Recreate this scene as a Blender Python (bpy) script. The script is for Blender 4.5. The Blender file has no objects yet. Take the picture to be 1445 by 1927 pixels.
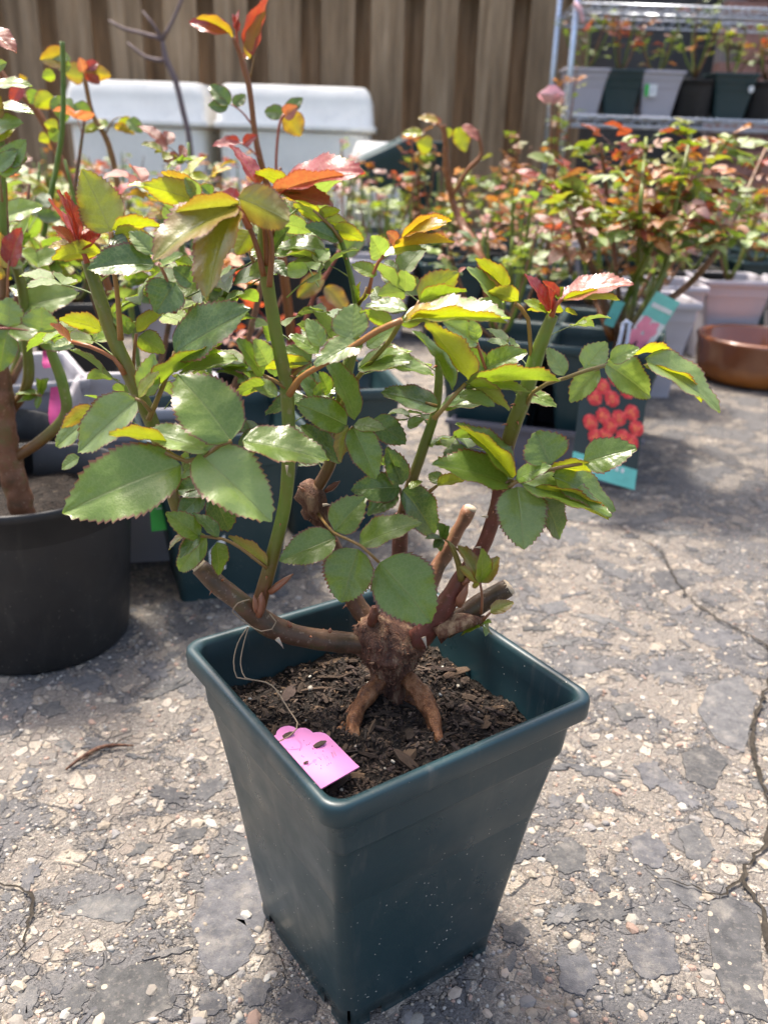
import bpy, math, random
import numpy as np
from mathutils import Vector, Matrix, noise as mnoise

R = math.radians
S = bpy.context.scene
COL = S.collection
rnd = random.Random(7)

# ------------------------------------------------------------------ camera
F_PX, PITCH, ROLL, CH = 1660.5, 0.398, 0.033, 0.599
W0, H0 = 1445.0, 1927.0
cd = bpy.data.cameras.new('camera'); cam = bpy.data.objects.new('camera', cd); COL.objects.link(cam)
S.camera = cam
cd.sensor_fit = 'VERTICAL'; cd.sensor_height = 36.0
cd.lens = 36.0 * F_PX / H0
cd.clip_start = 0.02; cd.clip_end = 200
cam.matrix_world = (Matrix.Translation((0, 0, CH)) @ Matrix.Rotation(math.pi / 2 - PITCH, 4, 'X') @ Matrix.Rotation(ROLL, 4, 'Z'))
cd.dof.use_dof = True
cd.dof.focus_distance = 0.63
cd.dof.aperture_fstop = (cd.lens / 1000.0) / 0.0046
cd.dof.aperture_fstop = cd.lens / 4.2

# ------------------------------------------------------------------ sky, sun, exposure
w = bpy.data.worlds.new("World"); S.world = w; w.use_nodes = True
nt = w.node_tree; nt.nodes.clear()
sky = nt.nodes.new('ShaderNodeTexSky'); sky.sky_type = 'NISHITA'; sky.sun_disc = False
SUN_EL, SUN_AZ = R(65), R(-32)          # azimuth measured clockwise from +Y (away from the camera)
sky.sun_elevation = SUN_EL; sky.sun_rotation = SUN_AZ
sky.air_density = 1.0; sky.dust_density = 6.0; sky.ozone_density = 1.0
bg = nt.nodes.new('ShaderNodeBackground'); bg.inputs['Strength'].default_value = 0.13
wo = nt.nodes.new('ShaderNodeOutputWorld')
nt.links.new(sky.outputs[0], bg.inputs[0]); nt.links.new(bg.outputs[0], wo.inputs[0])
sd = bpy.data.lights.new('sun', 'SUN'); so = bpy.data.objects.new('sun', sd); COL.objects.link(so)
sd.energy = 2.2; sd.angle = R(6); sd.color = (1.0, 0.95, 0.87)
dirv = Vector((math.sin(SUN_AZ) * math.cos(SUN_EL), math.cos(SUN_AZ) * math.cos(SUN_EL), math.sin(SUN_EL)))
so.rotation_euler = dirv.to_track_quat('Z', 'Y').to_euler()
S.view_settings.view_transform = 'Standard'; S.view_settings.look = 'None'
S.view_settings.gamma = 1.0; S.view_settings.use_curve_mapping = False
S.view_settings.exposure = 1.76
S.view_settings.use_white_balance = True; S.view_settings.white_balance_temperature = 6650
S.cycles.max_bounces = 8; S.cycles.transparent_max_bounces = 8; S.cycles.use_denoising = True

# ------------------------------------------------------------------ measuring helpers: pixel of the photograph to a place in the yard
_c, _s = math.cos(PITCH), math.sin(PITCH)
def ray(px, py):
    X = (px - W0 / 2) / F_PX; U = (H0 / 2 - py) / F_PX
    x = X * math.cos(ROLL) - U * math.sin(ROLL); u = X * math.sin(ROLL) + U * math.cos(ROLL)
    return Vector((x, _c + u * _s, -_s + u * _c))
CAM = Vector((0, 0, CH))
def G(px, py, z=0.0):
    r = ray(px, py); return CAM + r * ((z - CH) / r.z)
def P(px, py, Y):
    r = ray(px, py); return CAM + r * (Y / r.y)

# ------------------------------------------------------------------ object helpers
def mesh(name, vs, fs, mats, smooth=True, uvs=None, fmat=None, vcol=None):
    me = bpy.data.meshes.new(name)
    me.from_pydata([tuple(v) for v in vs], [], [tuple(f) for f in fs])
    for m in (mats if isinstance(mats, (list, tuple)) else [mats]): me.materials.append(m)
    if smooth: me.polygons.foreach_set('use_smooth', [True] * len(me.polygons))
    if fmat is not None: me.polygons.foreach_set('material_index', fmat)
    if uvs is not None:
        lay = me.uv_layers.new(name='UVMap')
        li = np.empty(len(me.loops), dtype=np.int32); me.loops.foreach_get('vertex_index', li)
        lay.data.foreach_set('uv', np.asarray(uvs, dtype=np.float32)[li].ravel())
    if vcol is not None:
        a = me.color_attributes.new('Col', 'FLOAT_COLOR', 'POINT')
        a.data.foreach_set('color', np.asarray(vcol, dtype=np.float32).ravel())
    me.update()
    return me
def link(name, me, parent=None, loc=(0, 0, 0), rot=(0, 0, 0), col=None):
    o = bpy.data.objects.new(name, me); COL.objects.link(o)
    o.location = loc; o.rotation_euler = rot
    if parent: o.parent = parent
    if col: o.color = tuple(col) if len(col) == 4 else (*col, 1)
    return o
def tag(o, label=None, cat=None, group=None, kind=None):
    if label: o['label'] = label
    if cat: o['category'] = cat
    if group: o['group'] = group
    if kind: o['kind'] = kind
    return o
def empty(name, loc, rz=0, label=None, cat=None, group=None):
    o = bpy.data.objects.new(name, None); COL.objects.link(o); o.empty_display_size = 0.05
    o.location = loc; o.rotation_euler = (0, 0, rz)
    return tag(o, label, cat, group)
def abs_obj(name, vs, fs, mats, parent, origin=None, **k):
    """vertices given in world space, parent is an unrotated Empty (or a mesh placed by this function)"""
    col = k.pop('col', None)
    og = Vector(origin) if origin is not None else Vector(vs[0])
    me = mesh(name, [Vector(v) - og for v in vs], fs, mats, **k)
    o = link(name, me, col=col)
    if parent is not None:
        o.parent = parent
        pw = wloc(parent); o.location = og - pw
    else: o.location = og
    return o
def wloc(o):
    p = Vector(o.location)
    while o.parent: o = o.parent; p = p + Vector(o.location)
    return p

class MB:
    def __init__(s): s.v = []; s.f = []; s.m = []
    def add(s, vs, fs, m=0):
        n = len(s.v); s.v.extend(vs); s.f.extend([tuple(i + n for i in f) for f in fs]); s.m.extend([m] * len(fs)); return s
    def box(s, c, d, rz=0, m=0):
        cx, cy, cz = c; hx, hy, hz = d[0] / 2, d[1] / 2, d[2] / 2; ca, sa = math.cos(rz), math.sin(rz)
        vs = []
        for z in (-hz, hz):
            for x, y in ((-hx, -hy), (hx, -hy), (hx, hy), (-hx, hy)):
                vs.append((cx + x * ca - y * sa, cy + x * sa + y * ca, cz + z))
        return s.add(vs, [(3, 2, 1, 0), (4, 5, 6, 7), (0, 1, 5, 4), (1, 2, 6, 5), (2, 3, 7, 6), (3, 0, 4, 7)], m)
    def tube(s, pts, rad, n=8, m=0, cap=True, wob=0.0, seed=0):
        vs, fs = tube(pts, rad, n, cap, wob, seed); return s.add(vs, fs, m)
    def obj(s, name, mats, parent=None, loc=(0, 0, 0), rot=(0, 0, 0), smooth=False, col=None):
        me = mesh(name, s.v, s.f, mats, smooth=smooth, fmat=s.m); return link(name, me, parent, loc, rot, col)

def spline(pts, rad, step):
    pts = [Vector(p) for p in pts]
    if not hasattr(rad, '__len__'): rad = [rad] * len(pts)
    if len(pts) < 2: return pts, rad
    P_ = [pts[0] * 2 - pts[1]] + pts + [pts[-1] * 2 - pts[-2]]
    o, r = [], []
    for i in range(len(pts) - 1):
        a, b, c, d = P_[i:i + 4]; n = max(1, int((c - b).length / step))
        for k in range(n):
            t = k / n
            o.append(0.5 * ((2 * b) + (c - a) * t + (2 * a - 5 * b + 4 * c - d) * t * t + (3 * b - a - 3 * c + d) * t ** 3))
            r.append(rad[i] * (1 - t) + rad[i + 1] * t)
    o.append(pts[-1]); r.append(rad[-1]); return o, r
def tube(pts, rad, n=8, cap=True, wob=0.0, seed=0):
    pts = [Vector(p) for p in pts]
    if not hasattr(rad, '__len__'): rad = [rad] * len(pts)
    vs, fs = [], []; nrm = None
    for i, p in enumerate(pts):
        t = (pts[min(i + 1, len(pts) - 1)] - pts[max(i - 1, 0)])
        if t.length < 1e-9: t = Vector((0, 0, 1))
        t.normalize()
        if nrm is None: nrm = t.orthogonal().normalized()
        nrm = (nrm - t * nrm.dot(t))
        if nrm.length < 1e-6: nrm = t.orthogonal()
        nrm.normalize(); b = t.cross(nrm)
        for k in range(n):
            a = 2 * math.pi * k / n; d = nrm * math.cos(a) + b * math.sin(a); q = rad[i]
            if wob: q *= 1 + wob * mnoise.noise(Vector((p.x * 90 + d.x * 1.3 + seed, p.y * 90 + d.y * 1.3, p.z * 90 + d.z * 1.3)))
            vs.append(p + d * q)
    for i in range(len(pts) - 1):
        for k in range(n):
            k2 = (k + 1) % n; fs.append((i * n + k, i * n + k2, (i + 1) * n + k2, (i + 1) * n + k))
    if cap:
        fs.append(tuple(range(n - 1, -1, -1))); m = (len(pts) - 1) * n; fs.append(tuple(range(m, m + n)))
    return vs, fs

# ------------------------------------------------------------------ materials
class N:
    def __init__(s, name):
        s.m = bpy.data.materials.new(name); s.m.use_nodes = True; s.t = s.m.node_tree; s.t.nodes.clear()
        s.out = s.n('OutputMaterial')
    def n(s, k, **p):
        o = s.t.nodes.new('ShaderNode' + k)
        for a, b in p.items(): setattr(o, a, b)
        return o
    def l(s, a, b): s.t.links.new(a, b)
    def val(s, sock, v):
        if hasattr(v, 'is_linked') or isinstance(v, bpy.types.NodeSocket): s.l(v, sock)
        else: sock.default_value = v
    def math(s, op, a, b=0.0, c=0.0, clamp=False):
        o = s.n('Math', operation=op, use_clamp=clamp); s.val(o.inputs[0], a); s.val(o.inputs[1], b); s.val(o.inputs[2], c); return o.outputs[0]
    def mix(s, f, a, b, mode='MIX'):
        o = s.n('Mix', data_type='RGBA', blend_type=mode); s.val(o.inputs[0], f)
        for i, v in ((6, a), (7, b)):
            if isinstance(v, (tuple, list)): v = (*v, 1) if len(v) == 3 else v
            s.val(o.inputs[i], v)
        return o.outputs[2]
    def noise(s, scale, detail=3, rough=.5, vec=None, dist=0.0):
        o = s.n('TexNoise'); o.inputs['Scale'].default_value = scale; o.inputs['Detail'].default_value = detail
        o.inputs['Roughness'].default_value = rough; o.inputs['Distortion'].default_value = dist
        if vec is not None: s.l(vec, o.inputs['Vector'])
        return o
    def voro(s, scale, feature='F1', vec=None, rand=1.0):
        o = s.n('TexVoronoi', feature=feature); o.inputs['Scale'].default_value = scale; o.inputs['Randomness'].default_value = rand
        if vec is not None: s.l(vec, o.inputs['Vector'])
        return o
    def ramp(s, f, stops, interp='LINEAR'):
        o = s.n('ValToRGB'); o.color_ramp.interpolation = interp; s.l(f, o.inputs[0]); e = o.color_ramp.elements
        while len(e) > 1: e.remove(e[-1])
        for i, (p, c) in enumerate(stops):
            x = e[0] if i == 0 else e.new(p); x.position = p; x.color = (*c, 1) if len(c) == 3 else c
        return o.outputs[0]
    def map(s, f, a, b, c=0.0, d=1.0):
        o = s.n('MapRange'); s.l(f, o.inputs[0])
        for i, v in enumerate((a, b, c, d)): o.inputs[i + 1].default_value = v
        return o.outputs[0]
    def co(s, which='Object'):
        return s.n('TexCoord').outputs[which]
    def bump(s, h, strength=.5, dist=.002, nrm=None):
        o = s.n('Bump'); s.val(o.inputs['Height'], h); o.inputs['Strength'].default_value = strength; o.inputs['Distance'].default_value = dist
        if nrm is not None: s.l(nrm, o.inputs['Normal'])
        return o.outputs[0]
    def pbr(s, col, rough=.5, nrm=None, spec=.5, trans=0.0, metal=0.0, coat=0.0):
        b = s.n('BsdfPrincipled')
        s.val(b.inputs['Base Color'], (*col, 1) if isinstance(col, tuple) and len(col) == 3 else col)
        s.val(b.inputs['Roughness'], rough); b.inputs['Specular IOR Level'].default_value = spec
        b.inputs['Metallic'].default_value = metal; b.inputs['Coat Weight'].default_value = coat
        b.inputs['Transmission Weight'].default_value = trans
        if nrm is not None: s.l(nrm, b.inputs['Normal'])
        return b.outputs[0]
    def fin(s, sh): s.l(sh, s.out.inputs['Surface']); return s.m

def mat_leaf(name, gloss=.33, veins=True, transl=.42):
    a = N(name); oi = a.n('ObjectInfo'); uv = a.n('TexCoord').outputs['UV']
    sp = a.n('SeparateXYZ'); a.l(uv, sp.inputs[0]); u = sp.outputs[0]; v = sp.outputs[1]
    au = a.math('ABSOLUTE', a.math('MULTIPLY_ADD', u, 2.0, -1.0))
    nz = a.noise(60, 3, .55, a.co('Object'))
    base = oi.outputs['Color']
    base = a.mix(a.map(nz.outputs[0], .3, .7, 0.0, .45), base, a.mix(1.0, base, (.62, .72, .7), 'MULTIPLY'))
    # midrib and side veins
    mid = a.map(au, .0, .055, 1.0, 0.0)
    lv = a.math('FRACT', a.math('MULTIPLY_ADD', a.math('SUBTRACT', v, a.math('MULTIPLY', a.math('POWER', au, 1.3), .24)), 6.5, a.math('MULTIPLY', a.noise(28, 3, .6, a.co('Object')).outputs[0], 1.3)))
    lvd = a.math('ABSOLUTE', a.math('SUBTRACT', lv, .5))
    lat = a.map(lvd, .0, .07, 1.0, 0.0)
    vein = a.math('MAXIMUM', mid, a.math('MULTIPLY', lat, .45))
    col = a.mix(a.math('MULTIPLY', vein, .55), base, a.mix(.4, base, (.36, .42, .16))) if veins else base
    net = a.voro(330, 'DISTANCE_TO_EDGE', a.co('Object')); col = a.mix(a.map(net.outputs['Distance'], .0, .12, .28, 0), col, a.mix(.4, col, (.40, .45, .2)))
    # red margin
    en = a.math('ADD', au, a.math('MULTIPLY', a.math('SUBTRACT', nz.outputs[0], .5), .10))
    edge = a.map(en, .90, .97, 0.0, 1.0)
    al = oi.outputs['Alpha']
    mr = a.n('MapRange', interpolation_type='SMOOTHSTEP'); a.l(a.math('ADD', en, a.math('MULTIPLY', v, .12)), mr.inputs[0]); a.l(a.math('SUBTRACT', al, .28), mr.inputs[1]); a.l(a.math('ADD', al, .30), mr.inputs[2])
    col = a.mix(a.math('MULTIPLY', mr.outputs[0], .85), col, a.mix(.4, col, (.24, .038, .022)))
    col = a.mix(a.math('MULTIPLY', edge, .8), col, (.16, .02, .025))
    h = a.math('ADD', a.math('MULTIPLY', a.map(lvd, 0, .5, 0, 1), .38), a.math('MULTIPLY', mid, -1.0))
    fine = a.voro(900, 'F1', a.co('Object'))
    h = a.math('ADD', h, a.math('MULTIPLY', a.noise(75, 3, .6, a.co('Object')).outputs[0], 2.6))
    h = a.math('ADD', h, a.math('MULTIPLY', fine.outputs[0], .25))
    nr = a.bump(h, .5, .0006)
    geo = a.n('NewGeometry')
    under = a.mix(.5, col, a.mix(.35, col, (.30, .33, .20)))
    c2 = a.mix(geo.outputs['Backfacing'], col, under)
    rr = a.math('ADD', gloss, a.math('MULTIPLY', geo.outputs['Backfacing'], .25))
    p = a.pbr(c2, rr, nr, .95)
    t = a.n('BsdfTranslucent')
    tc = a.mix(1.0, a.mix(a.math('MULTIPLY', vein, .35), col, (.12, .07, .01)), (1.5, 1.5, .6), 'MULTIPLY')
    a.l(tc, t.inputs[0]); a.l(nr, t.inputs[1])
    mx = a.n('MixShader'); mx.inputs[0].default_value = transl; a.l(p, mx.inputs[1]); a.l(t.outputs[0], mx.inputs[2])
    return a.fin(mx.outputs[0])
M = {}
M['leaf'] = mat_leaf('leaf'); M['leaf_far'] = mat_leaf('leaf_background', .3, False, .36)

def mat_cane(name, c1, c2, c3, scale=60, rough=.45, bump=.3, foot=False, zs=1.0):
    a = N(name); oi = a.n('ObjectInfo'); co = a.co('Object')
    if zs != 1.0:
        mp = a.n('Mapping'); a.l(co, mp.inputs[0]); mp.inputs['Scale'].default_value = (1, 1, zs); co = mp.outputs[0]
    n1 = a.noise(scale, 4, .6, co); n2 = a.noise(scale * 7, 2, .5, co)
    c = a.ramp(n1.outputs[0], [(.3, c1), (.52, c2), (.72, c3)])
    c = a.mix(a.map(n2.outputs[0], .62, .72, 0, .35), c, (.35, .27, .2))
    c = a.mix(1.0, c, oi.outputs['Color'], 'MULTIPLY')
    if foot:
        sp = a.n('SeparateXYZ'); a.l(co, sp.inputs[0]); c = a.mix(a.map(a.math('ADD', sp.outputs[2], a.math('MULTIPLY', n1.outputs[0], .03)), .03, .085, .85, 0), c, (.13, .040, .020)); c = a.mix(a.map(a.noise(16, 2, .5, co).outputs[0], .5, .7, 0, .35), c, (.20, .07, .03))
    return a.fin(a.pbr(c, rough, a.bump(n2.outputs[0], bump, .001, a.bump(n1.outputs[0], bump, .002)), .4))
M['green_cane'] = mat_cane('green_cane', (.085, .14, .018), (.13, .19, .025), (.17, .16, .03), 25, .38, .08, True)
M['brown_cane'] = mat_cane('brown_cane', (.055, .036, .018), (.12, .062, .034), (.075, .085, .028), 45, .5, .35)
M['bark'] = mat_cane('bark', (.030, .011, .008), (.13, .055, .03), (.34, .22, .13), 130, .72, 1.0, False, .35)
M['root'] = mat_cane('root', (.07, .026, .012), (.20, .075, .025), (.34, .17, .08), 130, .6, 1.0)
a = N('red_shoot'); M['red_stem'] = a.fin(a.pbr(a.mix(a.noise(60).outputs[0], (.22, .03, .02), (.20, .12, .02)), .4))
a = N('petiole'); oi = a.n('ObjectInfo'); M['petiole'] = a.fin(a.pbr(a.mix(.25, oi.outputs['Color'], (.15, .16, .03)), .4))
a = N('thorn'); M['thorn'] = a.fin(a.pbr((.45, .36, .27), .35))
a = N('cut_wood')
vv = a.n('TexWave', wave_type='RINGS'); vv.inputs['Scale'].default_value = 300
M['cut'] = a.fin(a.pbr(a.mix(a.noise(400, 3).outputs[0], (.35, .26, .17), (.5, .42, .3)), .8))

def mat_plastic(name, col, dust=.5, rough=.36, streak=True):
    a = N(name); co = a.co('Object'); big = a.noise(9, 4, .6, co); fine = a.noise(1300, 1, .5, co)
    c = a.mix(a.map(big.outputs[0], .35, .75, 0, .35), col, tuple(x * .7 + .035 for x in col))
    # dried splashes and grit: small pale specks, more of them low on the wall
    sp = a.n('SeparateXYZ'); a.l(co, sp.inputs[0])
    v = a.voro(330, 'F1', co); sz = a.noise(30, 2, .5, co)
    low = a.map(sp.outputs[2], .0, .19, .30, .05)
    thr = a.math('MULTIPLY', low, a.map(sz.outputs[0], .42, .62, .15, 1.0))
    cell = a.n('TexWhiteNoise', noise_dimensions='3D'); a.l(v.outputs['Position'], cell.inputs['Vector'])
    on = a.math('MULTIPLY', a.math('LESS_THAN', cell.outputs[0], a.math('MULTIPLY', thr, 1.0)), a.math('LESS_THAN', v.outputs['Distance'], a.math('MULTIPLY_ADD', cell.outputs[0], .5, .13)))
    c = a.mix(a.math('MULTIPLY', on, dust), c, (.62, .58, .5))
    d = a.noise(14, 5, .65, co); c = a.mix(a.map(d.outputs[0], .55, .8, 0, .3 * dust), c, (.12, .11, .095))
    mp = a.n('Mapping'); a.l(co, mp.inputs[0]); mp.inputs['Scale'].default_value = (60, 60, 7); st_ = a.noise(1, 4, .65, mp.outputs[0]); c = a.mix(a.map(st_.outputs[0], .58, .75, 0, .35 * dust), c, (.16, .15, .13)); sc_ = a.noise(2.5, 5, .7, mp.outputs[0], 3.0); c = a.mix(a.map(sc_.outputs[0], .66, .70, 0, .3 * dust), c, (.2, .2, .18))
    r = a.map(a.noise(20, 4, .6, co).outputs[0], .3, .7, rough - .06, rough + .16)
    return a.fin(a.pbr(c, r, a.bump(a.noise(6, 2, .5, co).outputs[0], .25, .01, a.bump(fine.outputs[0], .05, .0005)), .5))
M['teal'] = mat_plastic('teal_plastic', (.009, .035, .042), .9, .30)
M['teal_far'] = mat_plastic('teal_plastic_plain', (.012, .040, .045), .15)
M['black'] = mat_plastic('black_plastic', (.010, .010, .011), .25, .5)
M['grey'] = mat_plastic('grey_plastic', (.44, .42, .46), .12, .4)
M['tray'] = mat_plastic('tray_plastic', (.12, .115, .14), .2, .5)
M['white_bin'] = mat_plastic('white_bin_plastic', (.91, .88, .79), .5, .5)
def simple(name, col, rough=.5, metal=0, spec=.5, nscale=40, var=.2):
    a = N(name); n_ = a.noise(nscale, 3, .5, a.co('Object'))
    c = a.mix(a.map(n_.outputs[0], .3, .7, 0, 1), col, tuple(x * (1 - var) for x in col))
    return a.fin(a.pbr(c, rough, None, spec, 0, metal))
M['chrome'] = simple('chrome_wire', (.62, .66, .72), .28, 1.0)
M['pink_card'] = simple('pink_tag_card', (.80, .27, .54), .35, 0, .4, 30, .04)
M['pencil'] = simple('pencil_marks', (.62, .30, .42), .6)
M['string'] = simple('jute_string', (.30, .22, .14), .8)
M['green_label'] = simple('green_label', (.03, .42, .05), .45)
M['white_label'] = simple('white_label', (.75, .76, .74), .45)
M['teal_print'] = simple('teal_print', (.16, .58, .50), .45)
M['dark_print'] = simple('dark_print', (.02, .035, .035), .4)
M['red_print'] = simple('red_print', (.72, .045, .05), .45, 0, .4, 200, .3)
M['coral_print'] = simple('coral_print', (.85, .10, .085), .45, 0, .4, 200, .25)
M['orange_print'] = simple('orange_print', (.85, .18, .07), .45)
M['pink_print'] = simple('pink_print', (.85, .25, .36), .45)
M['blue_print'] = simple('blue_print', (.03, .07, .3), .45)
M['hot_pink'] = simple('hot_pink_ribbon', (.75, .09, .30), .5)
M['clear'] = simple('cloudy_plastic_loop', (.55, .60, .72), .3)
M['grey_print'] = simple('pale_grey_print', (.42, .42, .47), .5)
M['petal'] = simple('rose_petal', (.80, .48, .50), .5, 0, .3, 60, .15)

def mat_soil():
    a = N('potting_soil'); co = a.co('Object'); v = a.voro(260, 'F1', co); n1 = a.noise(70, 5, .65, co)
    c = a.ramp(v.outputs['Color'], [(.0, (.005, .004, .003)), (.5, (.014, .009, .006)), (.85, (.03, .02, .014)), (.97, (.14, .11, .08))])
    c = a.mix(a.map(n1.outputs[0], .35, .7, 0, .6), c, (.016, .011, .008))
    h = a.math('ADD', v.outputs['Distance'], a.math('MULTIPLY', n1.outputs[0], 1.5))
    return a.fin(a.pbr(c, .85, a.bump(h, 1.0, .004), .3))
M['soil'] = mat_soil()
def mat_vcol(name, rough=.8, bump=.6, scale=200):
    a = N(name); at = a.n('Attribute'); at.attribute_name = 'Col'; co = a.co('Object'); n_ = a.noise(scale, 4, .6, co)
    c = a.mix(a.map(n_.outputs[0], .3, .7, 0, .5), at.outputs['Color'], a.mix(1.0, at.outputs['Color'], (.6, .58, .55), 'MULTIPLY'))
    return a.fin(a.pbr(c, rough, a.bump(n_.outputs[0], bump, .001), .3))
def mat_ocol(name, rough=.8, bump=.6, scale=200, sp=.3):
    a = N(name); at = a.n('ObjectInfo'); co = a.co('Object'); n_ = a.noise(scale, 4, .6, co); n2 = a.noise(scale * .2, 4, .6, co)
    c = a.mix(a.map(n_.outputs[0], .3, .7, 0, .55), at.outputs['Color'], a.mix(1.0, at.outputs['Color'], (.6, .58, .55), 'MULTIPLY'))
    c = a.mix(a.map(n2.outputs[0], .5, .75, 0, .5), c, a.mix(.5, c, (.25, .21, .16)))
    return a.fin(a.pbr(c, rough, a.bump(n_.outputs[0], bump, .0012), sp))
def mat_asphalt():
    a = N('asphalt_patch'); at = a.n('ObjectInfo'); co = a.n('NewGeometry').outputs['Position']; n1 = a.noise(90, 4, .6, co); n2 = a.noise(900, 3, .6, co); n3 = a.noise(34, 6, .7, co)
    c = a.mix(a.map(n1.outputs[0], .3, .7), a.mix(1.0, at.outputs['Color'], (.62, .62, .63), 'MULTIPLY'), a.mix(1.0, at.outputs['Color'], (1.25, 1.22, 1.18), 'MULTIPLY'))
    c = a.mix(a.map(n3.outputs[0], .52, .74, 0, .75), c, (.235, .215, .19)); n4 = a.noise(260, 4, .7, co); c = a.mix(a.map(n4.outputs[0], .55, .68, 0, .4), c, (.25, .225, .19))
    v = a.voro(170, 'F1', co); s1 = a.n('SeparateColor'); a.l(v.outputs['Color'], s1.inputs[0])
    on = a.math('MULTIPLY', a.math('GREATER_THAN', s1.outputs[0], .93), a.math('LESS_THAN', v.outputs['Distance'], a.math('MULTIPLY', s1.outputs[1], .55)))
    c = a.mix(on, c, (.34, .29, .23)); c = a.mix(a.map(n2.outputs[0], .5, .7, 0, .5), c, a.mix(1.0, c, (.5, .5, .5), 'MULTIPLY'))
    h = a.math('ADD', a.math('MULTIPLY', n2.outputs[0], .8), a.math('MULTIPLY', n1.outputs[0], 2.0)); h = a.math('ADD', h, on)
    return a.fin(a.pbr(c, .75, a.bump(h, .9, .0016), .3))
M['grit'] = mat_vcol('loose_grit'); M['stone'] = mat_ocol('pebble_stone', .7, .5, 300)
M['asphalt'] = mat_asphalt(); M['chip'] = mat_ocol('bark_chip', .8, .7, 400)
M['chipv'] = mat_vcol('bark_crumbs', .8, .6, 500)

def mat_ground():
    a = N('worn_concrete'); co = a.co('Object'); wv = a.noise(40, 2, .5, co)
    dv = a.n('VectorMath', operation='MULTIPLY_ADD'); a.l(wv.outputs['Color'], dv.inputs[0]); dv.inputs[1].default_value = (.006,) * 3; a.l(co, dv.inputs[2]); dc = dv.outputs[0]
    v1 = a.voro(420, 'F1', dc); v2 = a.voro(85, 'F1', dc); e2 = a.voro(85, 'DISTANCE_TO_EDGE', dc); v3 = a.voro(38, 'F1', dc); e3 = a.voro(38, 'DISTANCE_TO_EDGE', dc)
    fine = a.noise(900, 3, .6, co)
    s1 = a.n('SeparateColor'); a.l(v1.outputs['Color'], s1.inputs[0])
    s2 = a.n('SeparateColor'); a.l(v2.outputs['Color'], s2.inputs[0])
    s3 = a.n('SeparateColor'); a.l(v3.outputs['Color'], s3.inputs[0])
    pal = [(0, (.09, .085, .08)), (.3, (.20, .175, .15)), (.6, (.29, .255, .21)), (.85, (.37, .33, .275)), (.96, (.5, .47, .42)), (1, (.34, .22, .18))]
    c = a.ramp(s1.outputs[0], pal)
    c = a.mix(a.map(fine.outputs[0], .42, .6, 0, .75), c, (.14, .12, .105)); c = a.mix(a.map(a.noise(1600, 2, .6, co).outputs[0], .56, .66, 0, .7), c, (.5, .45, .38)); c = a.mix(a.map(a.noise(7, 4, .6, co).outputs[0], .35, .7, 0, .45), c, (.20, .185, .165))
    c2 = a.ramp(s2.outputs[0], [(0, (.16, .15, .145)), (.35, (.28, .24, .2)), (.7, (.4, .35, .28)), (1, (.55, .5, .43))])
    st2 = a.math('MULTIPLY', a.math('GREATER_THAN', s2.outputs[1], .70), a.map(e2.outputs[0], .03, .10))
    c = a.mix(st2, c, c2)
    c3 = a.ramp(s3.outputs[0], [(0, (.13, .13, .135)), (.4, (.3, .26, .21)), (1, (.48, .42, .34))])
    st3 = a.math('MULTIPLY', a.math('GREATER_THAN', s3.outputs[1], .85), a.map(e3.outputs[0], .04, .14))
    c = a.mix(st3, c, c3)
    # thin worn asphalt skin still lying over the aggregate
    m1 = a.noise(13, 6, .62, co, .4); m2 = a.noise(2.2, 3, .5, co)
    sk = a.math('ADD', m1.outputs[0], a.math('MULTIPLY', a.math('SUBTRACT', m2.outputs[0], .5), .35))
    skin = a.map(a.math('ADD', sk, a.math('MULTIPLY', a.math('SUBTRACT', a.noise(120, 3, .7, co).outputs[0], .5), .16)), .505, .53, 0, .92)
    sc = a.mix(a.map(a.noise(300, 4, .7, co).outputs[0], .3, .7), (.06, .063, .07), (.19, .185, .185))
    c = a.mix(skin, c, sc)
    c = a.mix(a.map(a.noise(1.1, 4, .6, co).outputs[0], .4, .75, 0, .35), c, a.mix(1.0, c, (.62, .58, .52), 'MULTIPLY'))
    h = a.math('ADD', a.math('MULTIPLY', v1.outputs['Distance'], -.5), a.math('MULTIPLY', st2, 1.1))
    h = a.math('ADD', h, a.math('MULTIPLY', st3, 1.6)); h = a.math('ADD', h, a.math('MULTIPLY', fine.outputs[0], .5))
    h = a.math('ADD', h, a.math('MULTIPLY', skin, 1.4))
    c = a.mix(.18, a.mix(1.0, c, (.80, .785, .78), 'MULTIPLY'), (.15, .145, .14))
    return a.fin(a.pbr(c, .8, a.bump(h, 1.0, .003), .3))
M['ground'] = mat_ground()
def mat_wood():
    a = N('weathered_board'); oi = a.n('ObjectInfo'); co = a.co('Object')
    mp = a.n('Mapping'); a.l(co, mp.inputs[0]); mp.inputs['Scale'].default_value = (9, 9, .6)
    off = a.n('VectorMath', operation='ADD'); a.l(mp.outputs[0], off.inputs[0])
    cmb = a.n('CombineXYZ'); a.l(a.math('MULTIPLY', oi.outputs['Random'], 37.0), cmb.inputs[0]); a.l(a.math('MULTIPLY', oi.outputs['Random'], 11.0), cmb.inputs[2]); a.l(cmb.outputs[0], off.inputs[1])
    n1 = a.noise(3, 5, .6, off.outputs[0]); n2 = a.noise(14, 4, .7, off.outputs[0])
    c = a.ramp(n1.outputs[0], [(.3, (.17, .105, .055)), (.5, (.34, .225, .125)), (.7, (.50, .35, .21))])
    c = a.mix(a.map(n2.outputs[0], .35, .7, 0, .5), c, (.18, .145, .10))
    c = a.mix(a.math('MULTIPLY', oi.outputs['Random'], .45), c, a.mix(1.0, c, (.6, .6, .62), 'MULTIPLY'))
    return a.fin(a.pbr(c, .8, a.bump(n2.outputs[0], .4, .003), .25))
M['wood'] = mat_wood()
a = N('brown_glaze'); co = a.co('Object'); sp = a.n('SeparateXYZ'); a.l(co, sp.inputs[0])
n_ = a.noise(30, 4, .6, co)
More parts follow.
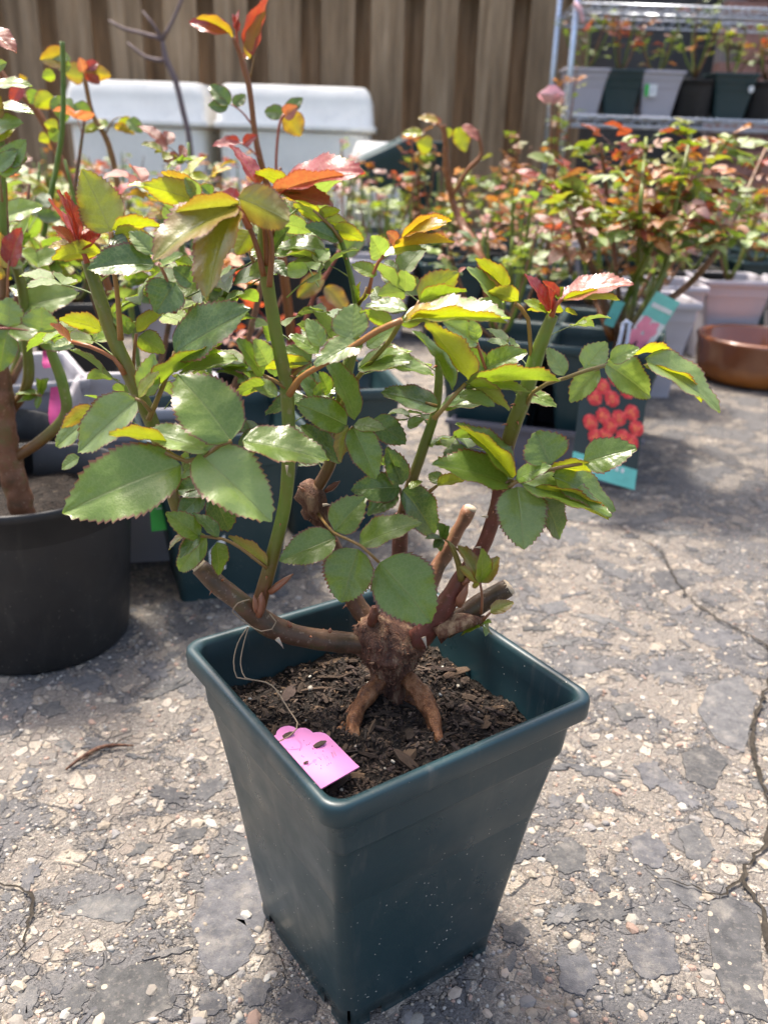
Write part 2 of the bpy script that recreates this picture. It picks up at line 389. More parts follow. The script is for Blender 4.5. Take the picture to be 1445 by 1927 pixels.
c = a.mix(a.map(a.math('ADD', sp.outputs[2], a.math('MULTIPLY', n_.outputs[0], .02)), .02, .07), (.50, .17, .025), (.19, .062, .022))
M['glaze'] = a.fin(a.pbr(c, .22, None, .6, coat=.6))
M['wall'] = simple('dark_wall_siding', (.085, .085, .085), .7, 0, .3, 6, .3)
M['brick'] = simple('pinkish_brick', (.36, .19, .15), .8, 0, .2, 30, .3)
M['mortar'] = simple('mortar', (.30, .26, .24), .9)
M['moss'] = simple('crack_dirt', (.045, .038, .03), .95, 0, .2, 150, .6)
M['twig'] = simple('dry_twig', (.17, .12, .12), .7)
# ================================================================== THE SETTING
g = mesh('ground', [(-14, -4, 0), (14, -4, 0), (14, 24, 0), (-14, 24, 0)], [(0, 1, 2, 3)], M['ground'], smooth=False)
ground = tag(link('ground', g), 'worn concrete yard with exposed pebbles and grey asphalt patches', kind='structure')

# --- thin asphalt patches: traced ones near the pot, then scattered ones
patches = []
def sc(c, k): return tuple(x * k for x in c)
def patch(cx, cy, outline, col, h):
    n = len(outline); k = .93
    vs = [(x, y, -.002) for x, y in outline] + [(x * (1 - .0012 / max(.004, math.hypot(x, y))), y * (1 - .0012 / max(.004, math.hypot(x, y))), h) for x, y in outline]
    vs += [(x * .6, y * .6, h + .0001) for x, y in outline] + [(0, 0, h + .0001)]
    fs = []
    for i in range(n):
        j = (i + 1) % n
        fs += [(i, j, n + j, n + i), (n + i, n + j, 2 * n + j, 2 * n + i), (2 * n + i, 2 * n + j, 3 * n)]
    me = mesh('asphalt_patch', vs, fs, M['asphalt'], smooth=False)
    o = link('asphalt_patch', me, ground, (cx, cy, 0), col=col)
    patches.append((cx, cy, np.array([math.hypot(x, y) for x, y in outline]), np.array([math.atan2(y, x) for x, y in outline])))
def in_patches(X, Y, k=1.0):
    m = np.zeros(len(X), bool)
    for cx, cy, r, t in patches:
        dx, dy = X - cx, Y - cy; d = np.hypot(dx, dy); c = d < r.max() * k
        if not c.any(): continue
        o = np.argsort(t); rr = np.interp(np.arctan2(dy[c], dx[c]), t[o], r[o], period=2 * math.pi)
        m[c] |= d[c] < rr * k
    return m
traced = [
    [(108,1720),(150,1692),(190,1680),(245,1683),(283,1692),(262,1712),(245,1736),(205,1740),(190,1730),(160,1728)],
    [(383,1655),(420,1650),(470,1612),(492,1640),(500,1700),(505,1735),(492,1760),(470,1735),(480,1780),(470,1810),(435,1838),(400,1835),(370,1800),(362,1740),(378,1700)],
    [(180,1830),(200,1812),(235,1822),(250,1812),(300,1806),(316,1830),(320,1860),(330,1890),(300,1915),(240,1935),(190,1925),(165,1895),(178,1860)],
    [(20,1920),(30,1880),(60,1850),(78,1862),(72,1890),(50,1927)],
    [(88,1840),(105,1826),(128,1835),(122,1862),(98,1872)],
    [(105,1890),(140,1852),(168,1850),(172,1880),(150,1905),(118,1908)],
    [(308,1585),(330,1560),(392,1555),(388,1575),(350,1592)],
    [(238,1612),(262,1580),(290,1592),(270,1608)],
    [(30,1475),(55,1440),(78,1450),(60,1480),(30,1490)],
    [(100,1400),(125,1390),(145,1405),(128,1418)],
    [(372,1880),(392,1862),(425,1868),(430,1900),(392,1912),(372,1900)],
    [(445,1860),(480,1838),(510,1850),(505,1885),(470,1900)],
    [(520,1880),(560,1860),(600,1895),(590,1925),(530,1915)],
    [(1023,1620),(1040,1590),(1080,1580),(1108,1600),(1098,1640),(1060,1650)],
    [(1100,1655),(1140,1640),(1160,1660),(1130,1690)],
    [(1180,1580),(1220,1560),(1260,1600),(1240,1640),(1190,1625)],
    [(1270,1560),(1310,1545),(1345,1600),(1330,1640),(1290,1615)],
    [(1330,1700),(1370,1680),(1430,1720),(1435,1850),(1445,1927),(1370,1900),(1340,1820)],
    [(1170,1780),(1230,1740),(1270,1760),(1280,1830),(1220,1850),(1190,1830)],
    [(1045,1800),(1100,1790),(1130,1850),(1100,1880),(1050,1860)],
    [(940,1740),(985,1735),(1000,1760),(975,1780),(945,1770)],
    [(1190,1440),(1230,1430),(1260,1470),(1220,1490)],
    [(1280,1420),(1330,1400),(1370,1430),(1340,1490),(1290,1470)],
    [(1330,1290),(1390,1270),(1425,1320),(1400,1420),(1350,1400),(1310,1340)],
    [(1060,1250),(1110,1240),(1130,1265),(1080,1280)],
    [(1010,1140),(1060,1130),(1075,1150),(1030,1160)],
    [(1150,1330),(1190,1320),(1215,1350),(1170,1360)],
    [(1030,950),(1100,935),(1150,960),(1100,985),(1040,975)],
    [(1220,1080),(1290,1070),(1310,1100),(1250,1120)],
    [(60,1330),(110,1320),(130,1340),(90,1355)],
]
def rough_outline(pts, amp):
    out = []; n = len(pts); per = max(3, 54 // n)
    for i in range(n):
        a_, b_ = Vector(pts[i]), Vector(pts[(i + 1) % n]); d = b_ - a_; nn = Vector((-d.y, d.x))
        if nn.length: nn.normalize()
        for k in range(per):
            t = k / per; q = a_ + d * t; q = q + nn * (mnoise.noise(Vector((q.x * 160, q.y * 160, 3))) * amp * 1.8 + rnd.uniform(-amp, amp) * .35)
            out.append((q.x, q.y))
    return out
def acol():
    k = rnd.uniform(.062, .11); return (k, k * 1.01, k * rnd.uniform(1.02, 1.10))
for k, tr in enumerate(traced):
    pp = [G(*q) for q in tr]; cx = sum(p.x for p in pp) / len(pp); cy = sum(p.y for p in pp) / len(pp)
    patch(cx, cy, rough_outline([(p.x - cx, p.y - cy) for p in pp], .0022), acol(), .0006 + .00003 * k)
n_try = 0
while len(patches) < 235 and n_try < 3500:
    n_try += 1
    px = rnd.uniform(-60, 1500); py = rnd.choice([rnd.uniform(930, 1300), rnd.uniform(1100, 1930)])
    p = G(px, py)
    if math.hypot(p.x, p.y - .54) < .115: continue
    dens = .6 if px > 900 else .30
    if rnd.random() > dens: continue
    r0 = rnd.choice([.006, .008, .010, .014, .019, .024]) * (1.25 if px > 950 else .8)
    if any(math.hypot(p.x - c[0], p.y - c[1]) < (r0 + c[2].mean()) * .98 for c in patches): continue
    ph = [rnd.uniform(0, 6.28) for _ in range(9)]; am = [rnd.uniform(-1, 1) for _ in range(9)]; rot = rnd.uniform(0, 3.14); el = rnd.uniform(1.0, 1.9)
    out = []
    nn_ = 26 if r0 < .01 else 54
    for i in range(nn_):
        t = 2 * math.pi * i / nn_; rr = r0 * (1 + sum(am[k] * math.sin((k + 1) * t + ph[k]) * .42 / (k + 1.5) for k in range(9)) + rnd.uniform(-.05, .05))
        rr = max(rr, r0 * .35); x, y = rr * math.cos(t) * el, rr * math.sin(t) / el
        out.append((x * math.cos(rot) - y * math.sin(rot), x * math.sin(rot) + y * math.cos(rot)))
    out = [(x * (1 + .55 * mnoise.noise(Vector(((p.x + x) * 210, (p.y + y) * 210, 5))) + .3 * mnoise.noise(Vector(((p.x + x) * 600, (p.y + y) * 600, 5)))), y * (1 + .55 * mnoise.noise(Vector(((p.x + x) * 210, (p.y + y) * 210, 5))) + .3 * mnoise.noise(Vector(((p.x + x) * 600, (p.y + y) * 600, 5))))) for x, y in out]
    patch(p.x, p.y, out, acol(), .0005 + .0000042 * len(patches))

# --- pebbles: the 300 largest one by one, the rest as loose grit set in the surface
ico_v = []; ph_ = (1 + 5 ** .5) / 2
for a_ in (-1, 1):
    for b_ in (-ph_, ph_): ico_v += [(0, a_, b_), (a_, b_, 0), (b_, 0, a_)]
ico_v = [Vector(v).normalized() for v in ico_v]
import itertools
ed = min((ico_v[0] - v).length for v in ico_v[1:])
ico_f = []
for i, j, k in itertools.combinations(range(12), 3):
    if all(abs((ico_v[p] - ico_v[q]).length - ed) < .05 for p, q in ((i, j), (j, k), (i, k))):
        nrm = (ico_v[j] - ico_v[i]).cross(ico_v[k] - ico_v[i])
        ico_f.append((i, j, k) if nrm.dot(ico_v[i]) > 0 else (i, k, j))
stone_cols = [(.40, .35, .28), (.34, .29, .23), (.36, .34, .30), (.27, .245, .215), (.37, .33, .27), (.26, .25, .245), (.36, .25, .20), (.42, .405, .37), (.44, .36, .29), (.36, .33, .30)]
peb_mesh = []
for k in range(14):
    r_ = random.Random(k); vs = []
    for v in ico_v:
        q = v * r_.uniform(.68, 1.12); vs.append((q.x, q.y * .74, min(q.z, .62) * .62))
    me = mesh('pebble', vs, ico_f, M['stone'], smooth=False); peb_mesh.append(me)
cnt = 0
while cnt < 300:
    px = rnd.uniform(-20, 1465); py = rnd.uniform(1330, 1927) if rnd.random() < .75 else rnd.uniform(1050, 1400)
    p = G(px, py)
    if math.hypot(p.x, p.y - .54) < .085: continue
    if in_patches(np.array([p.x]), np.array([p.y]), .97)[0] and rnd.random() < .88: continue
    s_ = rnd.choice([.0032, .004, .0048, .0055, .0066, .008])
    o = link('pebble', peb_mesh[cnt % 14], ground, (p.x, p.y, s_ * .02), (rnd.uniform(-.1, .1), rnd.uniform(-.1, .1), rnd.uniform(0, 6.28)), col=sc(rnd.choice(stone_cols), rnd.uniform(.75, 1.1)))
    o.scale = (s_, s_, s_ * rnd.uniform(.6, 1.0)); cnt += 1
rs = np.random.RandomState(3)
NG = 42000
gx = rs.uniform(-.75, 1.0, NG); gy = .36 + (rs.rand(NG) ** 1.35) * 1.25
keep = (np.abs(gx) < .30 + gy * .55)
keep &= ~(in_patches(gx, gy, .95) & (rs.rand(NG) < .95)); keep &= np.hypot(gx, gy - .54) > .062
gx, gy = gx[keep], gy[keep]; NG = len(gx)
sz = np.clip(rs.lognormal(-6.5, .5, NG), .0005, .0050)
base = np.array([tuple(v) for v in ico_v]); fac = np.array(ico_f)
V = base[None] * rs.uniform(.62, 1.15, (NG, 12, 1)); V[:, :, 1] *= rs.uniform(.55, 1, (NG, 1)); V[:, :, 2] = np.minimum(V[:, :, 2], .6) * rs.uniform(.4, .95, (NG, 1))
an = rs.uniform(0, 6.28, NG)[:, None]; X = V[:, :, 0] * np.cos(an) - V[:, :, 1] * np.sin(an); Y = V[:, :, 0] * np.sin(an) + V[:, :, 1] * np.cos(an)
VV = np.stack([X * sz[:, None] + gx[:, None], Y * sz[:, None] + gy[:, None], V[:, :, 2] * sz[:, None]], -1).reshape(-1, 3)
FF = (fac[None] + (np.arange(NG) * 12)[:, None, None]).reshape(-1, 3)
cc = np.array(stone_cols)[rs.randint(0, 10, NG)] * rs.uniform(.55, 1.1, (NG, 1)); cc = np.repeat(np.c_[cc, np.ones(NG)], 12, 0)
def fast_mesh(name, VV, FF, mat, cc=None):
    me = bpy.data.meshes.new(name); me.vertices.add(len(VV)); me.vertices.foreach_set('co', VV.astype(np.float32).ravel())
    me.loops.add(FF.size); me.loops.foreach_set('vertex_index', FF.astype(np.int32).ravel())
    me.polygons.add(len(FF)); me.polygons.foreach_set('loop_start', np.arange(0, FF.size, 3, dtype=np.int32)); me.polygons.foreach_set('loop_total', np.full(len(FF), 3, np.int32))
    me.materials.append(mat); me.update(calc_edges=True)
    if cc is not None:
        at = me.color_attributes.new('Col', 'FLOAT_COLOR', 'POINT'); at.data.foreach_set('color', cc.astype(np.float32).ravel())
    return me
grit = link('grit', fast_mesh('grit', VV, FF, M['grit'], cc)); grit.parent = ground; tag(grit, kind='stuff')

# --- cracks: ragged dirt-filled gaps with a crumbled lip
def crack(pix, wpx, name='crack'):
    pts, ws = spline([G(*q) for q in pix], wpx, .006)
    vs, fs = [], []
    for i, p in enumerate(pts):
        t = (pts[min(i + 1, len(pts) - 1)] - pts[max(0, i - 1)]).normalized(); n_ = Vector((-t.y, t.x, 0))
        j = Vector((rnd.uniform(-.0025, .0025), rnd.uniform(-.0025, .0025), 0))
        w_ = ws[i] * rnd.uniform(.5, 1.4)
        vs += [p + j + n_ * w_ + Vector((0, 0, .0036)), p + j + n_ * w_ * .3 + Vector((0, 0, .0031)), p + j - n_ * w_ * .4 + Vector((0, 0, .0031)), p + j - n_ * w_ * rnd.uniform(.6, 1.2) + Vector((0, 0, .0036))]
    for i in range(len(pts) - 1):
        for k in range(3): fs.append((i * 4 + k, i * 4 + k + 1, i * 4 + 5 + k, i * 4 + 4 + k))
    o = link(name, mesh(name, vs, fs, M['moss'], smooth=False)); o.parent = ground; return o
crack([(1150, 985), (1205, 1018), (1240, 1040), (1270, 1095), (1310, 1140), (1370, 1180), (1420, 1205), (1450, 1230)], [.0006, .0008, .0012, .0016, .0014, .0016, .0018, .002])
crack([(1450, 1230), (1445, 1290), (1420, 1350), (1415, 1420), (1440, 1500), (1445, 1570), (1400, 1650), (1430, 1720), (1445, 1800)], [.0014, .002, .0022, .0026, .002, .0022, .002, .0022, .0026])
crack([(1400, 1650), (1345, 1690), (1300, 1672), (1230, 1655)], [.0015, .001, .0008, .0005])
crack([(150, 1440), (215, 1405), (250, 1390)], [.0006, .001, .0006])
crack([(0, 1665), (60, 1690), (55, 1740), (40, 1800)], [.001, .0014, .0012, .0008])

# ------------------------------------------------------------------ fence
FY = 5.0
fence = empty('board_fence', (-1.0, FY, 0), 0, 'tall weathered brown board fence across the back of the yard', 'fence')
def board_mesh(w_, h_, t_):
    b = MB(); b.box((0, 0, h_ / 2), (w_, t_, h_)); return mesh('board', b.v, b.f, M['wood'], smooth=False)
bm_f = board_mesh(.165, 2.6, .022); bm_b = board_mesh(.20, 2.6, .022)
x = -3.2; i = 0
while x < .93:
    o = link('board', bm_f, fence, (x + 1.0 + rnd.uniform(-.006, .006), 0, .02), (0, rnd.uniform(-.006, .006), rnd.uniform(-.01, .01)))
    o = link('board', bm_b, fence, (x + 1.0 + .13, -.0 + .11, .03), (0, rnd.uniform(-.006, .006), 0)); x += .262
for z in (.35, 1.35, 2.3):
    b = MB(); b.box((-.2, .055, z), (4.2, .080, .09)); b.obj('rail', M['wood'], fence)
# wall behind the shelving
wall = empty('dark_wall', (2.6, 5.35, 0), 0, 'dark grey shaded wall behind the wire shelving', 'wall')
for k in range(17):
    b = MB(); b.box((0, 0, 0), (3.6, .03, .158)); b.obj('siding_plank', M['wall'], wall, (0, 0, .08 + k * .16), (R(3), 0, 0))
brickw = empty('brick_column', (1.93, 5.1, 0), 0, 'pinkish brick column at the right behind the top shelf', 'wall')
for k in range(30):
    for j in range(3):
        b = MB(); b.box((0, 0, 0), (.195, .1, .058)); o = b.obj('brick', M['brick'], brickw, (-.2 + j * .205 + (.1 if k % 2 else 0), rnd.uniform(-.003, .003), .04 + k * .068))
b = MB(); b.box((.04, .04, 1.02), (.66, .09, 2.04)); b.obj('mortar', M['mortar'], brickw)

# ------------------------------------------------------------------ pots
def rr_ring(hw, hd, r, z, seg=6, side=8):
    pts = []
    for q, (sx, sy) in enumerate(((1, 1), (-1, 1), (-1, -1), (1, -1))):
        cx, cy = sx * (hw - r), sy * (hd - r); a0 = q * math.pi / 2
        for k in range(seg + 1): t = a0 + (math.pi / 2) * k / seg; pts.append((cx + r * math.cos(t), cy + r * math.sin(t), z))
        nx = ((-1, 1), (-1, -1), (1, -1), (1, 1))[q]; ncx, ncy = nx[0] * (hw - r), nx[1] * (hd - r); t1 = a0 + math.pi / 2
        e = (ncx + r * math.cos(t1), ncy + r * math.sin(t1)); s0 = pts[-1]
        for k in range(1, side): f = k / side; pts.append((s0[0] * (1 - f) + e[0] * f, s0[1] * (1 - f) + e[1] * f, z))
    return pts
def loft(rings, skip=None, m=0, mats=None):
    n = len(rings[0]); vs = [p for r_ in rings for p in r_]; fs = []
    for i in range(len(rings) - 1):
        for k in range(n):
            if skip and skip(i, k): continue
            k2 = (k + 1) % n; fs.append((i * n + k, i * n + k2, (i + 1) * n + k2, (i + 1) * n + k))
    return vs, fs
def square_pot_mesh(mat, hi=True, s=1.0):
    seg, side = (8, 12) if hi else (3, 5)
    prof = [(.0698, .011, 0), (.0698, .011, .009), (.0714, .011, .022), (.0918, .011, .1905), (.0928, .011, .1975), (.0965, .011, .2005), (.0970, .011, .2030), (.0994, .011, .2325), (.0995, .011, .2329), (.1062, .013, .2330), (.1069, .013, .2335), (.1078, .0135, .2350), (.1081, .0135, .2445), (.1076, .0135, .2480), (.1064, .013, .2496), (.1040, .012, .2500), (.1012, .011, .2494), (.0992, .011, .2460), (.0983, .010, .2300), (.0962, .010, .2040), (.0952, .010, .2020), (.0900, .010, .1700), (.0680, .012, .020)]
    rings = [rr_ring(h, h, r, z, seg, side) for h, r, z in prof]
    n = len(rings[0]); per = seg + side
    def skip(i, k):
        if i not in (0, 1): return False
        j = k % per
        if hi and j in (seg // 2 - 1, seg // 2) and i in (0, 1): return j == seg // 2       # slit in the corner
        return i == 0 and j in ((seg + 1, seg + side - 2) if hi else ())
    vs, fs = loft(rings, skip)
    b = MB(); b.add(vs, fs)
    m0 = (len(rings) - 1) * n; b.add([], []); b.f.append(tuple(range(m0, m0 + n))); b.m.append(0)
    if hi: b.f.append(tuple(range(n, 2 * n))[::-1]); b.m.append(0)
    vs = [(x * s, y * s, z * s) for x, y, z in b.v]
    me = mesh('pot_body', vs, b.f, mat, smooth=True)
    return me
def lathe(prof, n=40, mat=None, name='pot_body'):
    vs = [(r * math.cos(2 * math.pi * k / n), r * math.sin(2 * math.pi * k / n), z) for r, z in prof for k in range(n)]; fs = []
    for i in range(len(prof) - 1):
        for k in range(n): k2 = (k + 1) % n; fs.append((i * n + k, i * n + k2, (i + 1) * n + k2, (i + 1) * n + k))
    fs.append(tuple(range(n - 1, -1, -1))); m = (len(prof) - 1) * n; fs.append(tuple(range(m, m + n)))
    return mesh(name, vs, fs, mat)
def round_prof(rt, rb, h):
    w_ = rt - rb
    return [(rb * .96, 0), (rb, .006), (rb + w_ * .80, h * .80), (rb + w_ * .82, h * .81), (rb + w_ * .87, h * .815), (rt * .985, h - .012), (rt, h - .011), (rt + .001, h - .002), (rt - .001, h), (rt - .004, h - .001), (rb + w_ * .78, h * .80), (rb * .98, .02)]
def soil_mesh(hw, round_=False, n=20, amp=.006, seed=0):
    vs, fs = [], []
    for j in range(n + 1):
        for i in range(n + 1):
            x, y = (i / n * 2 - 1), (j / n * 2 - 1)
            if round_: x, y = x * math.sqrt(1 - y * y / 2), y * math.sqrt(1 - (i / n * 2 - 1) ** 2 / 2)
            z = amp * (mnoise.noise(Vector((x * 4 + seed, y * 4, seed * 3.1))) + .6 * mnoise.noise(Vector((x * 13 + seed, y * 13, 1))) + .35 * mnoise.noise(Vector((x * 31, y * 31, seed))))
            X_, Y_ = x * hw, y * hw
            if not round_:
                c_ = hw - .013; ax, ay = abs(X_) - c_, abs(Y_) - c_
                if ax > 0 and ay > 0:
                    l_ = math.hypot(ax, ay)
                    if l_ > .0125: X_ = math.copysign(c_ + ax * .0125 / l_, X_); Y_ = math.copysign(c_ + ay * .0125 / l_, Y_)
            vs.append((X_, Y_, z))
    for j in range(n):
        for i in range(n): k = j * (n + 1) + i; fs.append((k, k + 1, k + n + 2, k + n + 1))
    return mesh('soil', vs, fs, M['soil'])
PM = {}
POT_W = {}
for nm in ('teal_far', 'grey', 'black'): PM[nm] = square_pot_mesh(M[nm], False)
PM['round'] = lathe(round_prof(.128, .109, .215), 48, M['black']); PM['round_small'] = lathe(round_prof(.105, .085, .215), 32, M['black'])
SM = {'sq': soil_mesh(.0915, n=14, seed=3), 'rd': soil_mesh(.121, True, n=18, seed=5), 'rs': soil_mesh(.098, True, n=12, seed=6)}
def pot(kind, x, y, rz, label, group=None, z=0, soil=.198, name=None):
    nm = {'teal_far': 'square_pot', 'grey': 'square_pot', 'black': 'square_pot', 'round': 'round_pot', 'round_small': 'round_pot'}[kind]
    t = empty(nm, (x, y, z), rz, label, 'plant pot', group)
    link('pot_body', PM[kind], t)
    sm = SM['sq' if nm == 'square_pot' else ('rd' if kind == 'round' else 'rs')]
    o = link('soil', sm, t, (0, 0, soil if nm == 'square_pot' else soil - .025)); return t

PX, PY, PRZ = .002, .5405, -.173 + math.pi / 4
SOILZ = .2055
main_pot = empty('square_pot', (PX, PY, 0), PRZ, 'tall dark teal square plastic pot standing in front, holding the pruned rose', 'plant pot')
main_body = link('pot_body', square_pot_mesh(M['teal'], True), main_pot)
soil = link('potting_soil', soil_mesh(.0952, n=70, amp=.0075, seed=9), main_pot, (0, 0, SOILZ)); tag(soil, kind='stuff')
# bark crumbs: many tiny ones joined, the larger ones one by one
def chip_verts(L, w_, h_, r_):
    vs = []
    for x_, k in ((-1, .55), (-.3, 1.0), (.4, .9), (1, .4)):
        for a_ in range(5):
            t = a_ * 1.2566 + r_.uniform(-.3, .3); q = k * r_.uniform(.7, 1.15)
            vs.append((x_ * L / 2 + r_.uniform(-.06, .06) * L, math.cos(t) * w_ / 2 * q + math.sin(x_ * 1.3) * w_ * .2, math.sin(t) * h_ / 2 * q))
    fs = [(i * 5 + k, i * 5 + (k + 1) % 5, (i + 1) * 5 + (k + 1) % 5, (i + 1) * 5 + k) for i in range(3) for k in range(5)] + [(4, 3, 2, 1, 0), (15, 16, 17, 18, 19)]
    return vs, fs
cm = []
for k in range(12):
    r_ = random.Random(100 + k); vs, fs = chip_verts(1, r_.choice([.14, .25, .4, .55]), r_.choice([.12, .2, .3]), r_); cm.append(mesh('bark_chip', vs, fs, M['chip'], smooth=False))
def soil_h(x, y):
    X_, Y_ = x / .0952, y / .0952; s_ = 9
    return .0075 * (mnoise.noise(Vector((X_ * 4 + s_, Y_ * 4, s_ * 3.1))) + .6 * mnoise.noise(Vector((X_ * 13 + s_, Y_ * 13, 1))) + .35 * mnoise.noise(Vector((X_ * 31, Y_ * 31, s_))))
chip_cols = [(.10, .065, .045), (.07, .045, .032), (.14, .09, .06), (.05, .034, .026), (.22, .14, .085), (.035, .025, .02), (.09, .06, .05), (.17, .12, .09)]
for k in range(230):
    x_, y_ = rnd.uniform(-.087, .087), rnd.uniform(-.087, .087); L = rnd.choice([.006, .008, .010, .013, .017, .024])
    o = link('bark_chip', cm[k % 12], soil, (x_, y_, soil_h(x_, y_) + .0012), (rnd.uniform(-.35, .35), rnd.uniform(-.3, .3), rnd.uniform(0, 6.28)), col=sc(rnd.choice(chip_cols), rnd.uniform(.4, .95)))
    o.scale = (L, L * .9, L * .8)
for k in range(26):
    x_, y_ = rnd.uniform(-.085, .085), rnd.uniform(-.085, .085); L = rnd.choice([.002, .003, .0035, .005])
    o = link('perlite', peb_mesh[k % 14], soil, (x_, y_, soil_h(x_, y_) + .0012), (0, 0, rnd.uniform(0, 6)), col=rnd.choice([(.6, .56, .48), (.4, .36, .3), (.16, .17, .18)])); o.scale = (L * .6,) * 3
NC = 6500; r2 = np.random.RandomState(8); b = MB(); cols = []
for k in range(NC):
    x_, y_ = r2.uniform(-.0925, .0925, 2); L = r2.choice([.0012, .002, .003, .0045]); r_ = random.Random(k)
    vs, fs = chip_verts(L, L * r2.uniform(.25, .8), L * .45, r_)
    m_ = Matrix.Translation((x_, y_, soil_h(x_, y_) + .0006)) @ Matrix.Rotation(r2.uniform(0, 6.28), 4, 'Z') @ Matrix.Rotation(r2.uniform(-.7, .7), 4, 'Y')
    b.add([m_ @ Vector(v) for v in vs], fs); c_ = np.array(chip_cols[r2.randint(8)]) * r2.uniform(.25, .8); cols += [(*c_, 1)] * 20
o = link('bark_crumbs', mesh('bark_crumbs', b.v, b.f, M['chipv'], smooth=False, vcol=cols), main_pot, (0, 0, SOILZ)); tag(o, kind='stuff')
# ================================================================== LEAVES
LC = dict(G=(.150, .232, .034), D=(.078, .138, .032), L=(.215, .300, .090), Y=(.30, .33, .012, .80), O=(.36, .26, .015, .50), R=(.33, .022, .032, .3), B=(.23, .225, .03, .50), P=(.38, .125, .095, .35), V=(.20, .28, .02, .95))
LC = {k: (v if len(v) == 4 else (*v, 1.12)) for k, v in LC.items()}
LCF = dict(LC, O=(.40, .15, .035, .7), B=(.30, .13, .07, .5), R=(.34, .05, .04, .4), Y=(.26, .29, .03, .9), P=(.42, .20, .17, .5))
def jcol(c, j): return (c[0] * j, c[1] * j, c[2] * j, c[3])
def leaf_geo(L, W, seed=0, fold=.22, curl=.10, twist=0.0, wave=.02, ns=15, na=4, teeth=True, tipc=0.0):
    r_ = random.Random(seed); vs, uvs, fs = [], [], []
    st = []; tamp = [r_.uniform(.25, 1.5) for _ in range(23)]
    for i in range(ns + 1): st.append((i / ns, 0))
    if teeth:
        st = []
        for i in range(ns + 1):
            st.append((i / ns, 0))
            if i < ns: st.append(((i + .72) / ns, 1))
    ph = r_.uniform(0, 6.28)
    pk = .72 ** .62 * (1 - .72) ** .0
    def shape(t): return max(0.0, (t ** .52) * ((1 - t) ** .84) * 2.50)
    rows = []
    for t, tooth in st:
        hw = W / 2 * shape(t) * (1 + (.02 * math.sin(t * 9 + ph)))
        row = []
        for side in range(-na, na + 1):
            u = side / na; au = abs(u); hw2 = hw; tt = t
            if au == 1 and teeth and .06 < t < .97:
                if tooth: hw2 = hw + W * .030 * tamp[int(t * ns) % len(tamp)]; tt = t + .25 / ns
                else: hw2 = hw * .985 - W * .006
            x = tt * L; y = hw2 * (math.copysign(au ** .95, u) if u else 0)
            z = abs(y) * math.tan(fold) + 4 * curl * L * t * (1 - t) + wave * L * math.sin(t * 17 + ph + (2.1 if u > 0 else 0)) * au * au
            z -= (W * .028) * max(0, 1 - au * 5) ; z += tipc * L * max(0, t - .7) ** 2 * 8
            a_ = twist * (t - .3); y, z = y * math.cos(a_) - z * math.sin(a_), y * math.sin(a_) + z * math.cos(a_)
            row.append(len(vs)); vs.append((x, y, z)); uvs.append((.5 + .5 * u, t))
        rows.append(row)
    for a_, b_ in zip(rows[:-1], rows[1:]):
        for k in range(2 * na): fs.append((a_[k], b_[k], b_[k + 1], a_[k + 1]))
    return vs, uvs, fs
nleaf = [0]
def leaflet(parent, A, B, Wt, nrm, col, **k):
    """one leaflet from base point A to tip B, true width Wt, upper side facing nrm"""
    nleaf[0] += 1; X = (B - A); L = X.length; X.normalize(); Z = (nrm - X * nrm.dot(X)).normalized(); Y = Z.cross(X)
    vs, uvs, fs = leaf_geo(L, Wt, seed=nleaf[0], **k)
    me = mesh('leaflet', vs, fs, M['leaf'], uvs=uvs)
    o = link('leaflet', me, None, col=col)
    mw = Matrix((X, Y, Z)).transposed().to_4x4(); mw.translation = A
    o.parent = parent; o.matrix_local = Matrix.Translation(-wloc(parent)) @ mw
    return o
def group_leaf(root, rachis, Y, leaves, rad=.0011, rcol=(.22, .10, .03), jit=.012):
    """a compound leaf: stalk through the photograph's pixels at depth Y (Y may be a list), leaflets (bx,by,tx,ty,width,side,colour[,dY])"""
    Ys = Y if hasattr(Y, '__len__') else [Y] * len(rachis)
    Ya = sum(Ys) / len(Ys)
    pts, rr_ = spline([P(*q, yy) for q, yy in zip(rachis, Ys)], [rad * 1.35] + [rad] * (len(rachis) - 1), .006)
    vs, fs = tube(pts, rr_, 7); lf = abs_obj('leaf', vs, fs, M['petiole'], root, pts[0], col=rcol)
    for q in leaves:
        bx, by, tx, ty, wpx, side, ck = q[:7]; dY = q[7] if len(q) > 7 else rnd.uniform(-jit, jit)
        A = P(bx, by, Ya); B = P(tx, ty, Ya + dY); mid = (A + B) / 2
        view = (CAM - mid).normalized(); D = (mid - CAM).length * .985; wt_app = wpx / F_PX * D
        X = (B - A).normalized(); L = (B - A).length
        Wt = min(max(wt_app * 1.02, .60 * L), .86 * L if wt_app < .8 * L else wt_app * 1.02)
        Wt = max(Wt, wt_app)
        vp = (view - X * view.dot(X)).normalized(); up = X.cross(vp)
        if up.z < 0: up = -up
        phi = math.acos(max(-1, min(1, wt_app / Wt)))
        n_ = vp * math.cos(phi) * side + up * math.sin(phi)
        if phi < .25 and side > 0: n_ = (n_ + up * .12).normalized()
        c = LC[ck]; j = rnd.uniform(.85, 1.18); c = jcol(c, j)
        narrow = phi > .9
        leaflet(lf, A, B, Wt, n_, c, fold=rnd.uniform(.12, .38) if not narrow else .26, curl=rnd.uniform(.02, .07), wave=.02, twist=rnd.uniform(-.25, .25), ns=17 if L > .035 else 9, na=4 if L > .03 else 3)
    return lf
